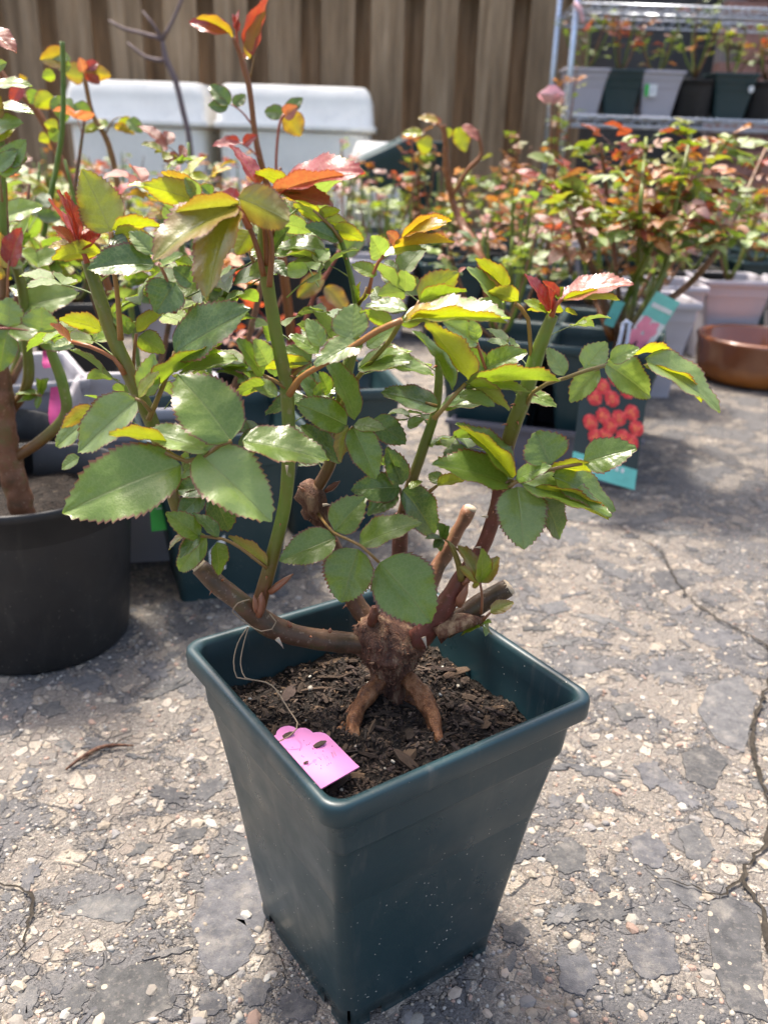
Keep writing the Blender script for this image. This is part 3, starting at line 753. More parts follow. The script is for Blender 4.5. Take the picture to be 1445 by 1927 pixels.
def cane(root, name, pix, Y, rad_px, mat, n=14, wob=.12, col=(1, 1, 1), step=.004, bulge=None):
    Ys = Y if hasattr(Y, '__len__') else [Y] * len(pix)
    pp = [P(*q, yy) for q, yy in zip(pix, Ys)]; rp = rad_px if hasattr(rad_px, '__len__') else [rad_px] * len(pix)
    rads = [r_ / F_PX * (p - CAM).length * .97 for r_, p in zip(rp, pp)]
    pts, rr_ = spline(pp, rads, step); vs, fs = tube(pts, rr_, n, True, wob, rnd.random() * 9)
    return abs_obj(name, vs, fs, M[mat], root, pts[0], col=col), pts, rr_
def thorn(parent, px, py, Y, dx, dy, L=.006):
    A = P(px, py, Y); B = P(px + dx, py + dy, Y - .001); d = (B - A).normalized(); t = d.orthogonal().normalized()
    pts = [A - d * .002, A + d * L * .35, A + d * L * .75 - Vector((0, 0, L * .08)), A + d * L - Vector((0, 0, L * .22))]
    vs, fs = tube(pts, [L * .30, L * .17, L * .07, L * .01], 6); return abs_obj('thorn', [A + (Vector(v) - A) * .8 for v in vs], fs, M['thorn'], parent, A)

# ================================================================== THE PRUNED ROSE IN FRONT
Y0 = .575
rb = G(742, 1305, SOILZ); Y0 = rb.y
rose = empty('rose_bush', tuple(rb), 0, 'pruned young rose with knobbly graft and reddish-edged leaves growing from the front pot', 'rose plant')
# root crown and graft knuckle
crown_pts = [P(742, 1330, Y0), P(738, 1300, Y0), P(737, 1270, Y0), P(735, 1240, Y0), P(733, 1215, Y0), P(738, 1190, Y0), P(748, 1172, Y0)]
pts, rr_ = spline(crown_pts, [.011, .0140, .0150, .0195, .0255, .0250, .015], .0018)
vs, fs = tube(pts, rr_, 40)
vs2 = []
for v in vs:
    q = Vector(v); c_ = min(pts, key=lambda p: (p - q).length); d = (q - c_)
    if d.length > 1e-6: d.normalize()
    up = (q.z - rb.z) / .05
    q = q + d * (.0040 * mnoise.noise(q * 62) + .0036 * mnoise.noise(q * 160) * min(1, max(.3, up)) + .0011 * mnoise.noise(Vector((q.x * 520, q.y * 520, q.z * 90))) + .0009 * mnoise.noise(q * 620))
    vs2.append(q)
crown = abs_obj('root_crown', vs2, fs, M['bark'], rose, rb, col=(1, 1, 1))
YG = lambda a_, b_: G(a_, b_, SOILZ + .001).y
for pix, rad, yy in (([(722, 1275), (690, 1312), (668, 1345), (661, 1392)], [17, 16, 15, 11], [Y0 - .006, Y0 - .022, Y0 - .038, YG(661, 1392) ]),
                 ([(712, 1290), (672, 1330), (652, 1352), (640, 1378)], [12, 11, 9, 8], [Y0 - .004, Y0 - .018, Y0 - .026, YG(640, 1380)]),
                 ([(762, 1275), (792, 1305), (815, 1345), (826, 1398)], [16, 17, 14, 8], [Y0 - .008, Y0 - .024, Y0 - .038, YG(826, 1400)]),
                 ([(755, 1290), (780, 1322), (800, 1345), (815, 1372)], [12, 11, 9, 7], [Y0 - .002, Y0 - .012, Y0 - .022, YG(815, 1375)])):
    cane(rose, 'root', pix, yy, rad, 'root', 16, .55)
bf = MB(); fr0 = random.Random(17)
for k in range(1000):
    v = Vector(fr0.choice(vs2)); c_ = min(pts, key=lambda p_: (p_ - v).length)
    if fr0.random() > (v.z - rb.z) / .035: continue
    d = (v - c_).normalized(); L = fr0.uniform(.0012, .0042); cv, cf = chip_verts(L, L * fr0.uniform(.2, .6), L * .3, fr0)
    mt_ = Matrix.Translation(v + d * .0003) @ d.to_track_quat('X', 'Z').to_matrix().to_4x4() @ Matrix.Rotation(fr0.uniform(-1.4, 1.4), 4, 'Y') @ Matrix.Rotation(fr0.uniform(-1.5, 1.5), 4, 'Z')
    bf.add([mt_ @ Vector(q) - rb for q in cv], cf)
o = bf.obj('bark_flakes', M['bark'], crown, smooth=False, col=(1.35, 1.25, 1.15)); tag(o, kind='stuff')
# old wood
lc, _, _ = cane(rose, 'cane', [(715, 1210), (660, 1210), (610, 1205), (545, 1192), (500, 1172), (455, 1135), (410, 1100), (376, 1066)], [Y0, Y0 - .005, Y0 - .01, Y0 - .017, Y0 - .02, Y0 - .022, Y0 - .02, Y0 - .018], [22, 21, 20, 20, 22, 19, 19, 17], 'brown_cane', 18, .12)
cane(lc, 'cut_end', [(377, 1067), (373, 1063)], Y0 - .018, [16, 14], 'cut', 12, 0)
cane(rose, 'cane', [(728, 1200), (705, 1180), (668, 1130), (640, 1060), (615, 1000), (600, 965), (580, 925)], [Y0 + .005, Y0 + .01, Y0 + .02, Y0 + .026, Y0 + .028, Y0 + .028, Y0 + .028], [22, 20, 18, 16, 14, 17, 19], 'brown_cane', 16, .2, (1.15, 1.0, 1.0))
cane(rose, 'node_knob', [(612, 985), (590, 955), (582, 925), (575, 908)], Y0 + .024, [14, 24, 24, 12], 'bark', 16, .9)
cane(rose, 'cane', [(742, 1200), (745, 1150), (750, 1080), (753, 1020), (757, 968)], [Y0 + .008, Y0 + .02, Y0 + .028, Y0 + .03, Y0 + .03], [20, 18, 16, 15, 14], 'brown_cane', 16, .1, (1.2, .8, .9))
cane(rose, 'cane_stub', [(760, 1190), (790, 1150), (818, 1080), (850, 1020), (884, 958)], [Y0 + .01, Y0 + .03, Y0 + .05, Y0 + .055, Y0 + .058], [15, 14, 15, 12, 13], 'brown_cane', 14, .3, (2.0, 1.7, 1.6))
cane(rose, 'cut_end', [(883, 961), (886, 954)], Y0 + .058, [12.5, 12], 'cut', 12, 0)
cane(rose, 'cane', [(765, 1225), (795, 1195), (825, 1155), (850, 1120), (872, 1080), (905, 1035), (930, 970), (941, 905)], [Y0 - .004, Y0 - .008, Y0 - .008, Y0 - .006, Y0 - .004, Y0, Y0, Y0], [23, 23, 22, 19, 16, 14, 13, 13], 'brown_cane', 18, .14, (1.25, .65, .75))
st_, p_, r__ = cane(rose, 'cane_stub', [(835, 1185), (870, 1160), (910, 1132), (956, 1106)], [Y0 - .004, Y0 - .002, Y0, Y0 + .002], [20, 20, 19, 18], 'brown_cane', 18, .1, (.75, .8, .75))
cane(st_, 'cut_end', [(953, 1107), (958, 1103)], Y0 + .0015, [17, 16], 'cut', 14, 0)
cane(rose, 'cane_stub', [(820, 1185), (855, 1172), (885, 1168), (909, 1172)], Y0 - .012, [19, 15, 13, 12], 'bark', 16, .9, (1.3, 1.3, 1.2))
cane(rose, 'cane_stub', [(700, 1175), (704, 1158), (705, 1142)], Y0 - .008, [10, 9, 7], 'brown_cane', 10, .3, (1.3, .8, .8))
# green shoots
shA, _, _ = cane(rose, 'shoot', [(487, 1140), (500, 1095), (520, 1020), (536, 950), (543, 870), (543, 790), (538, 720), (522, 640), (508, 560), (500, 505), (497, 455), (494, 415)], [Y0 - .02 - .002 * k for k in range(12)], [15, 14, 13, 13, 13.5, 13, 13, 13, 12, 13, 12, 7], 'green_cane', 16, .04)
for k, (pp_, yy) in enumerate((([(497, 520), (485, 470), (470, 430), (448, 390)], Y0 - .05), ([(506, 510), (508, 460), (516, 420), (520, 380)], Y0 - .04), ([(503, 500), (500, 450), (496, 410), (490, 372)], Y0 - .048), ([(507, 540), (512, 470), (505, 430), (478, 385)], Y0 - .052))):
    cane(shA, 'young_stalk', pp_, yy, [6, 5, 4.5, 4], 'petiole' if 0 else 'red_stem', 8, 0)
shB, _, _ = cane(rose, 'shoot', [(375, 1060), (350, 1000), (325, 930), (306, 850), (280, 780), (245, 705), (212, 630), (188, 560), (165, 490)], [Y0 - .015 + .003 * k for k in range(9)], [12, 12, 12, 13, 14, 14, 13, 12, 11], 'green_cane', 14, .05, (1.15, .85, 1))
cane(rose, 'shoot', [(592, 925), (618, 880), (636, 820), (641, 770), (650, 710), (664, 655), (672, 600), (668, 560), (655, 500), (640, 450), (615, 418)], [Y0 + .026 + .001 * k for k in range(11)], [12, 12, 12, 12, 13, 11, 8, 6, 5, 5, 4], 'green_cane', 14, .05)
cane(rose, 'shoot', [(755, 972), (772, 915), (790, 862), (806, 815), (820, 770), (826, 700), (822, 640), (817, 575)], [Y0 + .03] * 8, [10, 11, 10, 10, 9, 8, 7, 5], 'green_cane', 12, .06)
cane(rose, 'shoot', [(941, 908), (952, 850), (966, 800), (985, 750), (1003, 690), (1020, 640), (1040, 592)], [Y0, Y0, Y0 - .002, Y0 - .004, Y0 - .004, Y0 - .004, Y0 - .004], [13, 14, 15, 15, 15, 13, 11], 'green_cane', 14, .04)
# buds, bud scales and thorns
def bud(px, py, px2, py2, Y, r_px, mat='petiole', name='bud'):
    r_px *= .66
    return cane(rose, name, [(px, py), ((px * 2 + px2) / 3, (py * 2 + py2) / 3), ((px + px2 * 2) / 3, (py + py2 * 2) / 3), (px2, py2)], Y, [r_px * .7, r_px, r_px * .75, r_px * .15], mat, 10, .5, (.30, .085, .06))
bud(488, 1160, 493, 1115, Y0 - .03, 15); bud(483, 1152, 478, 1120, Y0 - .032, 9); bud(508, 1115, 552, 1080, Y0 - .026, 11); bud(620, 1190, 622, 1182, Y0 - .024, 6); bud(548, 1180, 542, 1168, Y0 - .02, 6)
bud(862, 1140, 880, 1098, Y0 - .016, 14, 'petiole', 'bud_scale'); bud(872, 1100, 888, 1080, Y0 - .012, 10, 'petiole', 'bud_scale'); bud(612, 925, 640, 905, Y0 + .02, 10, 'green_cane', 'bud_scale'); bud(590, 935, 560, 915, Y0 + .018, 9, 'petiole', 'bud_scale')
for t_ in ((524, 1205, Y0 - .034, 12, 16, .008), (716, 1150, Y0 - .003, 14, -6, .006), (798, 1203, Y0 - .026, 4, 12, .008), (540, 880, Y0 - .046, 0, 10, .005), (913, 972, Y0 - .01, -14, -2, .005), (985, 955, Y0, 10, 0, .003), (612, 950, Y0 + .01, 16, -2, .006), (900, 1030, Y0 - .008, -10, 0, .004)):
    thorn(rose, *t_[:5], L=t_[5])

gl = lambda *a_, **k: group_leaf(rose, *a_, **k)
# big leaf low on the left, nearest the camera
gl([(312, 850), (352, 868), (385, 860), (412, 838), (436, 830)], Y0 - .075, [
    (340, 874, 118, 966, 128, 1, 'G', -.02), (436, 829, 335, 705, 122, 1, 'G', .02), (457, 828, 620, 866, 64, 1, 'G', .0), (375, 850, 512, 982, 122, 1, 'L', -.02), (395, 848, 272, 812, 52, 1, 'L'), (318, 836, 205, 818, 24, -1, 'Y')], rad=.0014)
gl([(285, 775), (268, 755), (255, 750)], Y0 - .045, [(257, 751, 147, 852, 74, 1, 'L'), (262, 748, 300, 700, 20, 1, 'Y')])
gl([(200, 765), (180, 780)], Y0 - .03, [(185, 775, 106, 841, 46, 1, 'L'), (180, 768, 117, 806, 30, -1, 'B'), (150, 860, 117, 882, 22, 1, 'L')])
# darker cluster below
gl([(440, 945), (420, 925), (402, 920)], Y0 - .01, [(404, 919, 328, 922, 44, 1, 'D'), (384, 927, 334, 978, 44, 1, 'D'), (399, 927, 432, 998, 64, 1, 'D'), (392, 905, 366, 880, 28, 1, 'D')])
gl([(503, 1069), (451, 1030), (418, 1014), (378, 1009)], Y0 - .03, [(378, 1010, 312, 965, 44, 1, 'G'), (412, 1011, 362, 966, 26, 1, 'D'), (390, 1009, 337, 1075, 50, 1, 'G'), (408, 1020, 412, 1082, 34, 1, 'G'), (375, 1006, 340, 1050, 26, 1, 'D'), (350, 1005, 318, 1035, 12, 1, 'B'), (504, 1068, 430, 1010, 26, -1, 'B')])
# the leaf in the middle with five broad leaflets
gl([(598, 965), (612, 985), (631, 1004), (655, 1015), (679, 1027), (713, 1058)], [Y0 + .02, Y0, Y0 - .03, Y0 - .045, Y0 - .05, Y0 - .05], [
    (715, 1058, 812, 1172, 128, 1, 'G', -.012), (674, 1033, 642, 1134, 99, 1, 'G', -.012), (677, 1024, 795, 984, 54, 1, 'G', 0), (630, 1000, 688, 936, 70, 1, 'G', .01), (631, 1011, 526, 1056, 66, 1, 'G', -.01)], rad=.0010)
# leaves around the middle
gl([(640, 830), (655, 815), (664, 803)], Y0 - .01, [(664, 803, 707, 902, 66, 1, 'G', -.01), (652, 800, 555, 758, 64, 1, 'G', -.008), (666, 800, 724, 808, 28, 1, 'L'), (668, 790, 612, 672, 42, 1, 'G'), (655, 800, 640, 870, 30, -1, 'B')])
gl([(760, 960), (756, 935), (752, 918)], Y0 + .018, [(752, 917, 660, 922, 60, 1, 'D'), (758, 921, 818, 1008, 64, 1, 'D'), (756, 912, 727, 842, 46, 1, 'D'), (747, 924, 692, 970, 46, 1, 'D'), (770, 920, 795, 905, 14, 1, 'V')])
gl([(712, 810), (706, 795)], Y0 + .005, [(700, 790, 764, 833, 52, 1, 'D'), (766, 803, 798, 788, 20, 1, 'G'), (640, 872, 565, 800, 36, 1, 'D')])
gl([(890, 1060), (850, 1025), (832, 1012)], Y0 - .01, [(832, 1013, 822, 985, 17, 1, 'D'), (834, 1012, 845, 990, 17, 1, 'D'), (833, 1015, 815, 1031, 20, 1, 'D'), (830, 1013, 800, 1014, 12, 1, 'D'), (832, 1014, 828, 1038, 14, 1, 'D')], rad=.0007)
cane(rose, 'bract', [(868, 1092), (862, 1060), (850, 1028), (842, 1018)], Y0 - .012, [7, 6, 5, 2], 'petiole', 8, 0, (.2, .14, .03))
gl([(905, 1155), (907, 1125), (903, 1096)], Y0 - .026, [(903, 1096, 861, 1026, 28, 1, 'B'), (905, 1096, 906, 1032, 32, 1, 'V'), (906, 1097, 938, 1048, 34, 1, 'B'), (901, 1096, 864, 1066, 22, -1, 'B'), (903, 1100, 890, 1098, 20, 1, 'B')], rad=.0009, rcol=(.22, .05, .03))
gl([(908, 1168), (922, 1153)], Y0 - .02, [(922, 1153, 966, 1134, 26, 1, 'B'), (908, 1174, 924, 1172, 10, 1, 'G'), (910, 1178, 912, 1197, 10, 1, 'G'), (912, 1178, 921, 1190, 8, 1, 'G'), (903, 1180, 868, 1196, 12, 1, 'V')], rad=.0009, rcol=(.22, .05, .03))
# right side, lower
gl([(943, 918), (958, 905), (968, 905)], Y0 - .02, [
    (963, 912, 813, 873, 62, 1, 'G', -.01), (966, 900, 857, 797, 46, 1, 'G'), (962, 902, 862, 800, 18, -1, 'Y')], rad=.0013)
gl([(950, 925), (968, 908), (985, 903), (1030, 885), (1095, 872)], Y0 - .03, [
    (973, 916, 986, 1034, 98, 1, 'L', -.02), (1036, 874, 1008, 812, 88, 1, 'G', .01), (1097, 870, 1197, 843, 66, 1, 'G', -.005), (970, 902, 1038, 878, 34, 1, 'G'), (1119, 886, 1030, 882, 22, -1, 'Y'),
    (977, 907, 1150, 972, 52, 1, 'G', -.015), (1040, 896, 1157, 962, 60, 1, 'G', .01), (1020, 932, 1054, 1014, 48, 1, 'D', .01), (1000, 920, 1145, 976, 20, -1, 'Y')], rad=.0013)
gl([(808, 925), (822, 914)], Y0 + .01, [(822, 914, 880, 900, 22, -1, 'Y'), (832, 905, 806, 893, 26, 1, 'G')])
# right side, upper
gl([(990, 762), (1003, 738), (1028, 722), (1061, 712), (1100, 698), (1137, 688)], [Y0 - .006, Y0 - .015, Y0 - .02, Y0 - .025, Y0 - .03, Y0 - .032], [
    (1061, 707, 1029, 655, 34, 1, 'L'), (1100, 695, 1141, 644, 52, 1, 'L'), (1127, 692, 1072, 756, 46, 1, 'L'), (1137, 682, 1224, 748, 62, 1, 'L'), (1147, 677, 1202, 655, 34, 1, 'L'), (1190, 668, 1262, 661, 18, -1, 'Y'), (1213, 674, 1354, 776, 50, 1, 'L'), (1215, 690, 1320, 756, 14, -1, 'Y')], rad=.0013, rcol=(.2, .13, .04))
gl([(1000, 735), (985, 742)], Y0 + .01, [(970, 742, 1047, 765, 28, 1, 'G')])
# right tip: young red leaves
gl([(1037, 596), (1045, 575), (1057, 562)], Y0 - .012, [(1057, 564, 1192, 534, 38, 1, 'P'), (1057, 566, 1120, 530, 22, 1, 'R'), (1057, 566, 1166, 564, 16, -1, 'Y'), (1034, 586, 986, 516, 24, 1, 'R'), (1053, 557, 1020, 530, 16, -1, 'R'), (1037, 590, 1030, 540, 10, 1, 'R')], rad=.0014, rcol=(.4, .06, .03))
gl([(1020, 640), (1035, 600), (1042, 588)], Y0 - .004, [(1060, 585, 992, 584, 22, -1, 'Y'), (1030, 588, 985, 566, 18, 1, 'V'), (1062, 584, 1086, 592, 10, -1, 'Y'), (1045, 560, 1060, 540, 20, 1, 'V')])
gl([(1003, 690), (998, 660), (993, 600), (980, 580), (968, 571)], Y0 - .005, [(955, 548, 893, 487, 32, -1, 'Y'), (953, 552, 900, 500, 20, 1, 'P'), (941, 582, 878, 504, 30, 1, 'L'), (975, 566, 918, 548, 30, -1, 'Y'), (944, 580, 900, 566, 26, 1, 'L')], rad=.0014, rcol=(.3, .14, .03))
# long narrow leaves right of centre
gl([(816, 788), (840, 762), (860, 738), (876, 722)], Y0 - .03, [(884, 718, 800, 606, 42, -1, 'Y', -.01), (876, 718, 958, 773, 26, -1, 'Y', -.01), (852, 734, 776, 622, 26, 1, 'G', .01), (878, 722, 1054, 715, 20, -1, 'V'), (876, 730, 1000, 738, 22, 1, 'L'), (862, 742, 930, 765, 26, 1, 'L')], rad=.0014, rcol=(.25, .14, .03))
gl([(822, 765), (800, 758)], Y0 + .012, [(824, 766, 716, 738, 46, 1, 'D'), (826, 770, 945, 752, 32, 1, 'G'), (830, 768, 900, 742, 24, 1, 'D')])
gl([(925, 712), (912, 690), (902, 660), (897, 645)], Y0 + .01, [(900, 647, 834, 604, 40, 1, 'L'), (912, 694, 992, 662, 48, 1, 'G'), (917, 696, 857, 655, 42, 1, 'G'), (925, 700, 987, 694, 24, 1, 'D'), (898, 640, 885, 600, 26, 1, 'L'), (850, 648, 836, 630, 18, 1, 'G')], rcol=(.35, .08, .04))
# centre: the long pale leaves
gl([(545, 742), (565, 712), (600, 690), (660, 655), (712, 622), (756, 603)], [Y0 - .042, Y0 - .05, Y0 - .055, Y0 - .06, Y0 - .065, Y0 - .07], [
    (756, 604, 960, 598, 40, 1, 'L', -.01), (770, 606, 955, 606, 11, -1, 'Y', -.012), (740, 612, 676, 588, 30, -1, 'V'), (765, 584, 688, 576, 26, 1, 'L'), (661, 640, 666, 572, 70, 1, 'L', .01), (684, 637, 592, 688, 48, 1, 'L', -.01), (760, 606, 820, 575, 16, 1, 'O')], rad=.0019, rcol=(.36, .13, .04))
gl([(640, 770), (660, 730), (690, 690), (730, 645), (752, 608)], [Y0 + .02, Y0 + .01, Y0, Y0 - .01, Y0 - .02], [(674, 692, 778, 676, 40, 1, 'L', -.01), (712, 680, 816, 706, 32, 1, 'G'), (690, 652, 748, 616, 34, 1, 'L'), (674, 694, 776, 660, 16, 1, 'L'), (752, 610, 795, 600, 26, -1, 'V')], rad=.0017, rcol=(.22, .18, .03))
gl([(540, 720), (560, 700), (585, 680)], Y0 - .02, [(606, 652, 577, 600, 38, 1, 'L'), (587, 680, 533, 655, 40, 1, 'L'), (583, 684, 490, 696, 26, -1, 'Y'), (600, 665, 545, 630, 30, 1, 'G')])
gl([(775, 600), (782, 580), (789, 566)], Y0 - .02, [(789, 568, 862, 512, 62, -1, 'Y', .0), (790, 568, 878, 548, 26, -1, 'V', -.01), (862, 512, 877, 503, 8, 1, 'P')], rcol=(.3, .12, .03))
gl([(693, 553), (700, 520), (712, 493), (722, 480)], Y0 + .01, [(756, 446, 850, 415, 30, -1, 'O'), (758, 446, 840, 420, 18, 1, 'O'), (739, 465, 855, 455, 22, -1, 'O'), (719, 484, 803, 470, 18, 1, 'L'), (719, 483, 698, 444, 44, 1, 'L'), (747, 455, 727, 437, 24, 1, 'P'), (709, 518, 661, 498, 26, 1, 'V')], rcol=(.38, .08, .04))
gl([(643, 456), (628, 432), (613, 417), (590, 395)], Y0 + .03, [(613, 414, 657, 426, 30, -1, 'Y'), (613, 418, 552, 386, 28, -1, 'Y'), (625, 428, 684, 452, 30, -1, 'Y'), (600, 405, 640, 395, 20, -1, 'Y'), (640, 452, 575, 425, 30, 1, 'D'), (612, 470, 516, 468, 26, 1, 'G'), (600, 485, 520, 480, 20, 1, 'L')])
gl([(672, 575), (685, 560), (690, 540)], Y0 + .03, [(672, 580, 678, 530, 10, 1, 'Y'), (675, 578, 704, 545, 9, 1, 'Y'), (670, 580, 664, 536, 8, 1, 'G')], rad=.0008)
# apex of the tall shoot
gl([(470, 430), (455, 400), (444, 388)], Y0 - .06, [(444, 388, 288, 492, 62, 1, 'B', -.03), (440, 395, 390, 566, 68, 1, 'B', -.03), (448, 372, 546, 417, 72, -1, 'B', -.02), (452, 374, 418, 362, 24, 1, 'R'), (452, 385, 330, 400, 26, -1, 'B', -.01)], rad=.0016, rcol=(.45, .08, .04))
gl([(496, 410), (486, 370), (484, 352)], Y0 - .045, [(486, 352, 430, 272, 26, 1, 'R', .01), (520, 365, 688, 326, 44, 1, 'R', -.02), (522, 368, 660, 336, 20, -1, 'P', -.02), (548, 350, 480, 325, 26, -1, 'Y'), (530, 362, 626, 388, 30, 1, 'P', -.01), (530, 368, 600, 398, 14, -1, 'Y')], rad=.0014, rcol=(.4, .06, .04))
gl([(500, 520), (480, 500), (468, 470)], Y0 - .035, [(472, 434, 444, 478, 40, -1, 'Y'), (505, 480, 470, 462, 36, 1, 'G'), (512, 470, 545, 430, 30, 1, 'D'), (500, 500, 470, 520, 30, 1, 'L'), (512, 492, 540, 520, 26, 1, 'D')])
# upper left leaves of the same bush
gl([(228, 640), (222, 560), (212, 480), (210, 436)], Y0 - .01, [(209, 436, 155, 318, 78, -1, 'Y', .01), (211, 432, 302, 425, 26, -1, 'Y'), (216, 440, 290, 450, 24, -1, 'Y'), (212, 445, 240, 470, 30, 1, 'D')], rad=.0016, rcol=(.32, .12, .03))
gl([(165, 495), (160, 480), (150, 465)], Y0, [(192, 474, 98, 488, 32, -1, 'Y', -.01), (147, 462, 108, 358, 12, 1, 'R'), (145, 462, 92, 375, 11, 1, 'R'), (148, 460, 122, 362, 10, 1, 'R'), (144, 458, 98, 428, 18, 1, 'P'), (140, 464, 92, 465, 18, 1, 'O'), (150, 464, 190, 440, 22, 1, 'R'), (152, 462, 175, 425, 12, 1, 'P')], rad=.0016, rcol=(.42, .05, .04))
gl([(330, 590), (320, 540), (300, 495)], Y0 - .02, [(290, 497, 164, 507, 52, 1, 'D', -.01), (291, 478, 244, 436, 36, 1, 'L'), (330, 532, 294, 588, 74, 1, 'D', -.005), (364, 535, 326, 503, 40, 1, 'D'), (330, 490, 366, 500, 24, -1, 'V'), (300, 500, 345, 478, 18, 1, 'L')], rcol=(.3, .09, .04))
gl([(400, 420), (385, 395), (366, 374)], Y0 - .01, [(366, 376, 272, 348, 48, -1, 'Y'), (368, 368, 303, 324, 30, -1, 'O'), (372, 372, 348, 334, 28, 1, 'L'), (400, 366, 378, 350, 24, 1, 'D'), (272, 350, 240, 350, 8, 1, 'Y')], rcol=(.32, .12, .03))
gl([(280, 790), (310, 720), (325, 680), (330, 662)], Y0 - .025, [(329, 663, 473, 580, 82, 1, 'D', -.01), (294, 727, 418, 645, 24, -1, 'V', -.01), (278, 746, 290, 666, 44, 1, 'L'), (340, 700, 448, 676, 28, 1, 'L'), (330, 700, 420, 660, 22, -1, 'V'), (300, 720, 260, 690, 30, 1, 'G')], rad=.0015, rcol=(.24, .13, .03))
gl([(538, 730), (515, 715), (495, 706)], Y0 - .035, [(496, 707, 446, 638, 36, 1, 'G'), (505, 686, 478, 638, 42, 1, 'L'), (522, 746, 468, 714, 30, 1, 'L'), (500, 720, 440, 745, 26, -1, 'V'), (540, 700, 505, 660, 20, -1, 'Y')])
gl([(262, 760), (252, 690), (257, 628)], Y0 + .01, [(192, 622, 112, 601, 34, -1, 'Y'), (250, 626, 207, 590, 28, 1, 'G'), (257, 625, 313, 587, 26, -1, 'Y'), (262, 632, 311, 664, 42, -1, 'V'), (250, 622, 238, 605, 20, 1, 'L'), (240, 626, 175, 640, 20, 1, 'G')], rcol=(.3, .09, .04))
gl([(235, 705), (215, 675), (170, 652), (136, 643)], Y0 - .005, [(136, 643, 95, 610, 14, 1, 'P'), (140, 645, 100, 652, 14, 1, 'L')], rad=.0014, rcol=(.36, .09, .04))
gl([(640, 790), (600, 760), (570, 745)], Y0 + .025, [(575, 745, 500, 780, 30, 1, 'D'), (590, 750, 640, 720, 34, 1, 'G'), (600, 765, 560, 700, 28, 1, 'D'), (620, 740, 600, 700, 26, 1, 'G')])
# prickles scattered on the canes and shoots
pr = random.Random(33)
for ob in [o_ for o_ in rose.children if o_.name.split('.')[0] in ('cane', 'shoot')]:
    me = ob.data; nv = len(me.vertices); og = wloc(ob)
    for k in range(7):
        v = me.vertices[pr.randrange(nv)]; n_ = v.normal; A = og + v.co; L = pr.uniform(.0018, .0042)
        vs_, fs_ = tube([A - n_ * .0006, A + n_ * L * .4, A + n_ * L * .8 - Vector((0, 0, L * .15)), A + n_ * L - Vector((0, 0, L * .3))], [L * .30, L * .16, L * .07, L * .01], 5)
        abs_obj('prickle', vs_, fs_, M['petiole'], ob, A, col=(.35, .09, .05))
# ================================================================== LABEL TAG ON THE FRONT POT
def flat_board(outline, th):
    n = len(outline); vs = [(x, y, th) for x, y in outline] + [(x, y, 0) for x, y in outline]
    return vs, [tuple(range(n)), tuple(range(2 * n - 1, n - 1, -1))] + [(i, n + i, n + (i + 1) % n, (i + 1) % n) for i in range(n)]
ptag = empty('plant_tag', (0, 0, 0), 0, 'bright pink scalloped card tag lying on the soil at the front left rim', 'tag')
tz0, tz1 = SOILZ + .016, SOILZ + .012
def tagpt(px, py):   # the tag lies tilted on soil and rim
    t = (px - 510) / 165.0; return G(px, py, SOILZ + .022 - .012 * t)
out = [(598,1489),(676,1444),(668,1437),(618,1386),(611,1381),(602,1379),(594,1379),(589,1380),(582,1374),(574,1371),(566,1371),(559,1373),(552,1369),(544,1367),(535,1368),(527,1371),(521,1377),(519,1384),(513,1387),(508,1394),(507,1399)]
oc = [tagpt(*q) for q in out]; c0 = sum(oc, Vector()) / len(oc)
e1 = (tagpt(676, 1444) - tagpt(598, 1489)).normalized(); nn_ = e1.cross(tagpt(507, 1399) - tagpt(598, 1489)).normalized()
if nn_.z < 0: nn_ = -nn_
vs = [p + nn_ * .0006 for p in oc] + [p - nn_ * .0006 for p in oc]; n = len(oc)
fs = [tuple(range(n)), tuple(range(2 * n - 1, n - 1, -1))] + [(i, n + i, n + (i + 1) % n, (i + 1) % n) for i in range(n)]
ptag.location = c0
abs_obj('card', vs, fs, M['pink_card'], ptag, c0, smooth=False)
b = MB()
for pl in ([(560,1447),(562,1441),(566,1449),(569,1442),(571,1447)], [(576,1440),(580,1436),(579,1443),(584,1438)], [(586,1438),(590,1430),(591,1437),(595,1430)], [(598,1426),(604,1432),(602,1424)], [(607,1421),(613,1432),(614,1424),(620,1433)], [(623,1419),(627,1428),(625,1418)], [(628,1416),(632,1424)]):
    b.tube([tagpt(*q) + nn_ * .0008 for q in pl], .00022, 4)
o = b.obj('handwriting', M['pencil'], ptag, -c0)
for (x_, y_, L_) in ((542, 1386, .009), (601, 1404, .010), (575, 1438, .004)):
    p = tagpt(x_, y_) + nn_ * .0016; o = link('bark_chip', cm[3], ptag, p - c0, (0, 0, .5), col=(.12, .085, .06)); o.scale = (L_, L_, L_)
r2_ = random.Random(4)
b = MB()
for k in range(26):
    q = tagpt(r2_.uniform(545, 650), r2_.uniform(1385, 1460)); 
    p = tagpt(r2_.uniform(545, 625), r2_.uniform(1395, 1450)) + nn_ * .0007; b.box(tuple(p), (.0005, .0005, .0003))
b.obj('soil_specks', M['soil'], ptag, -c0)
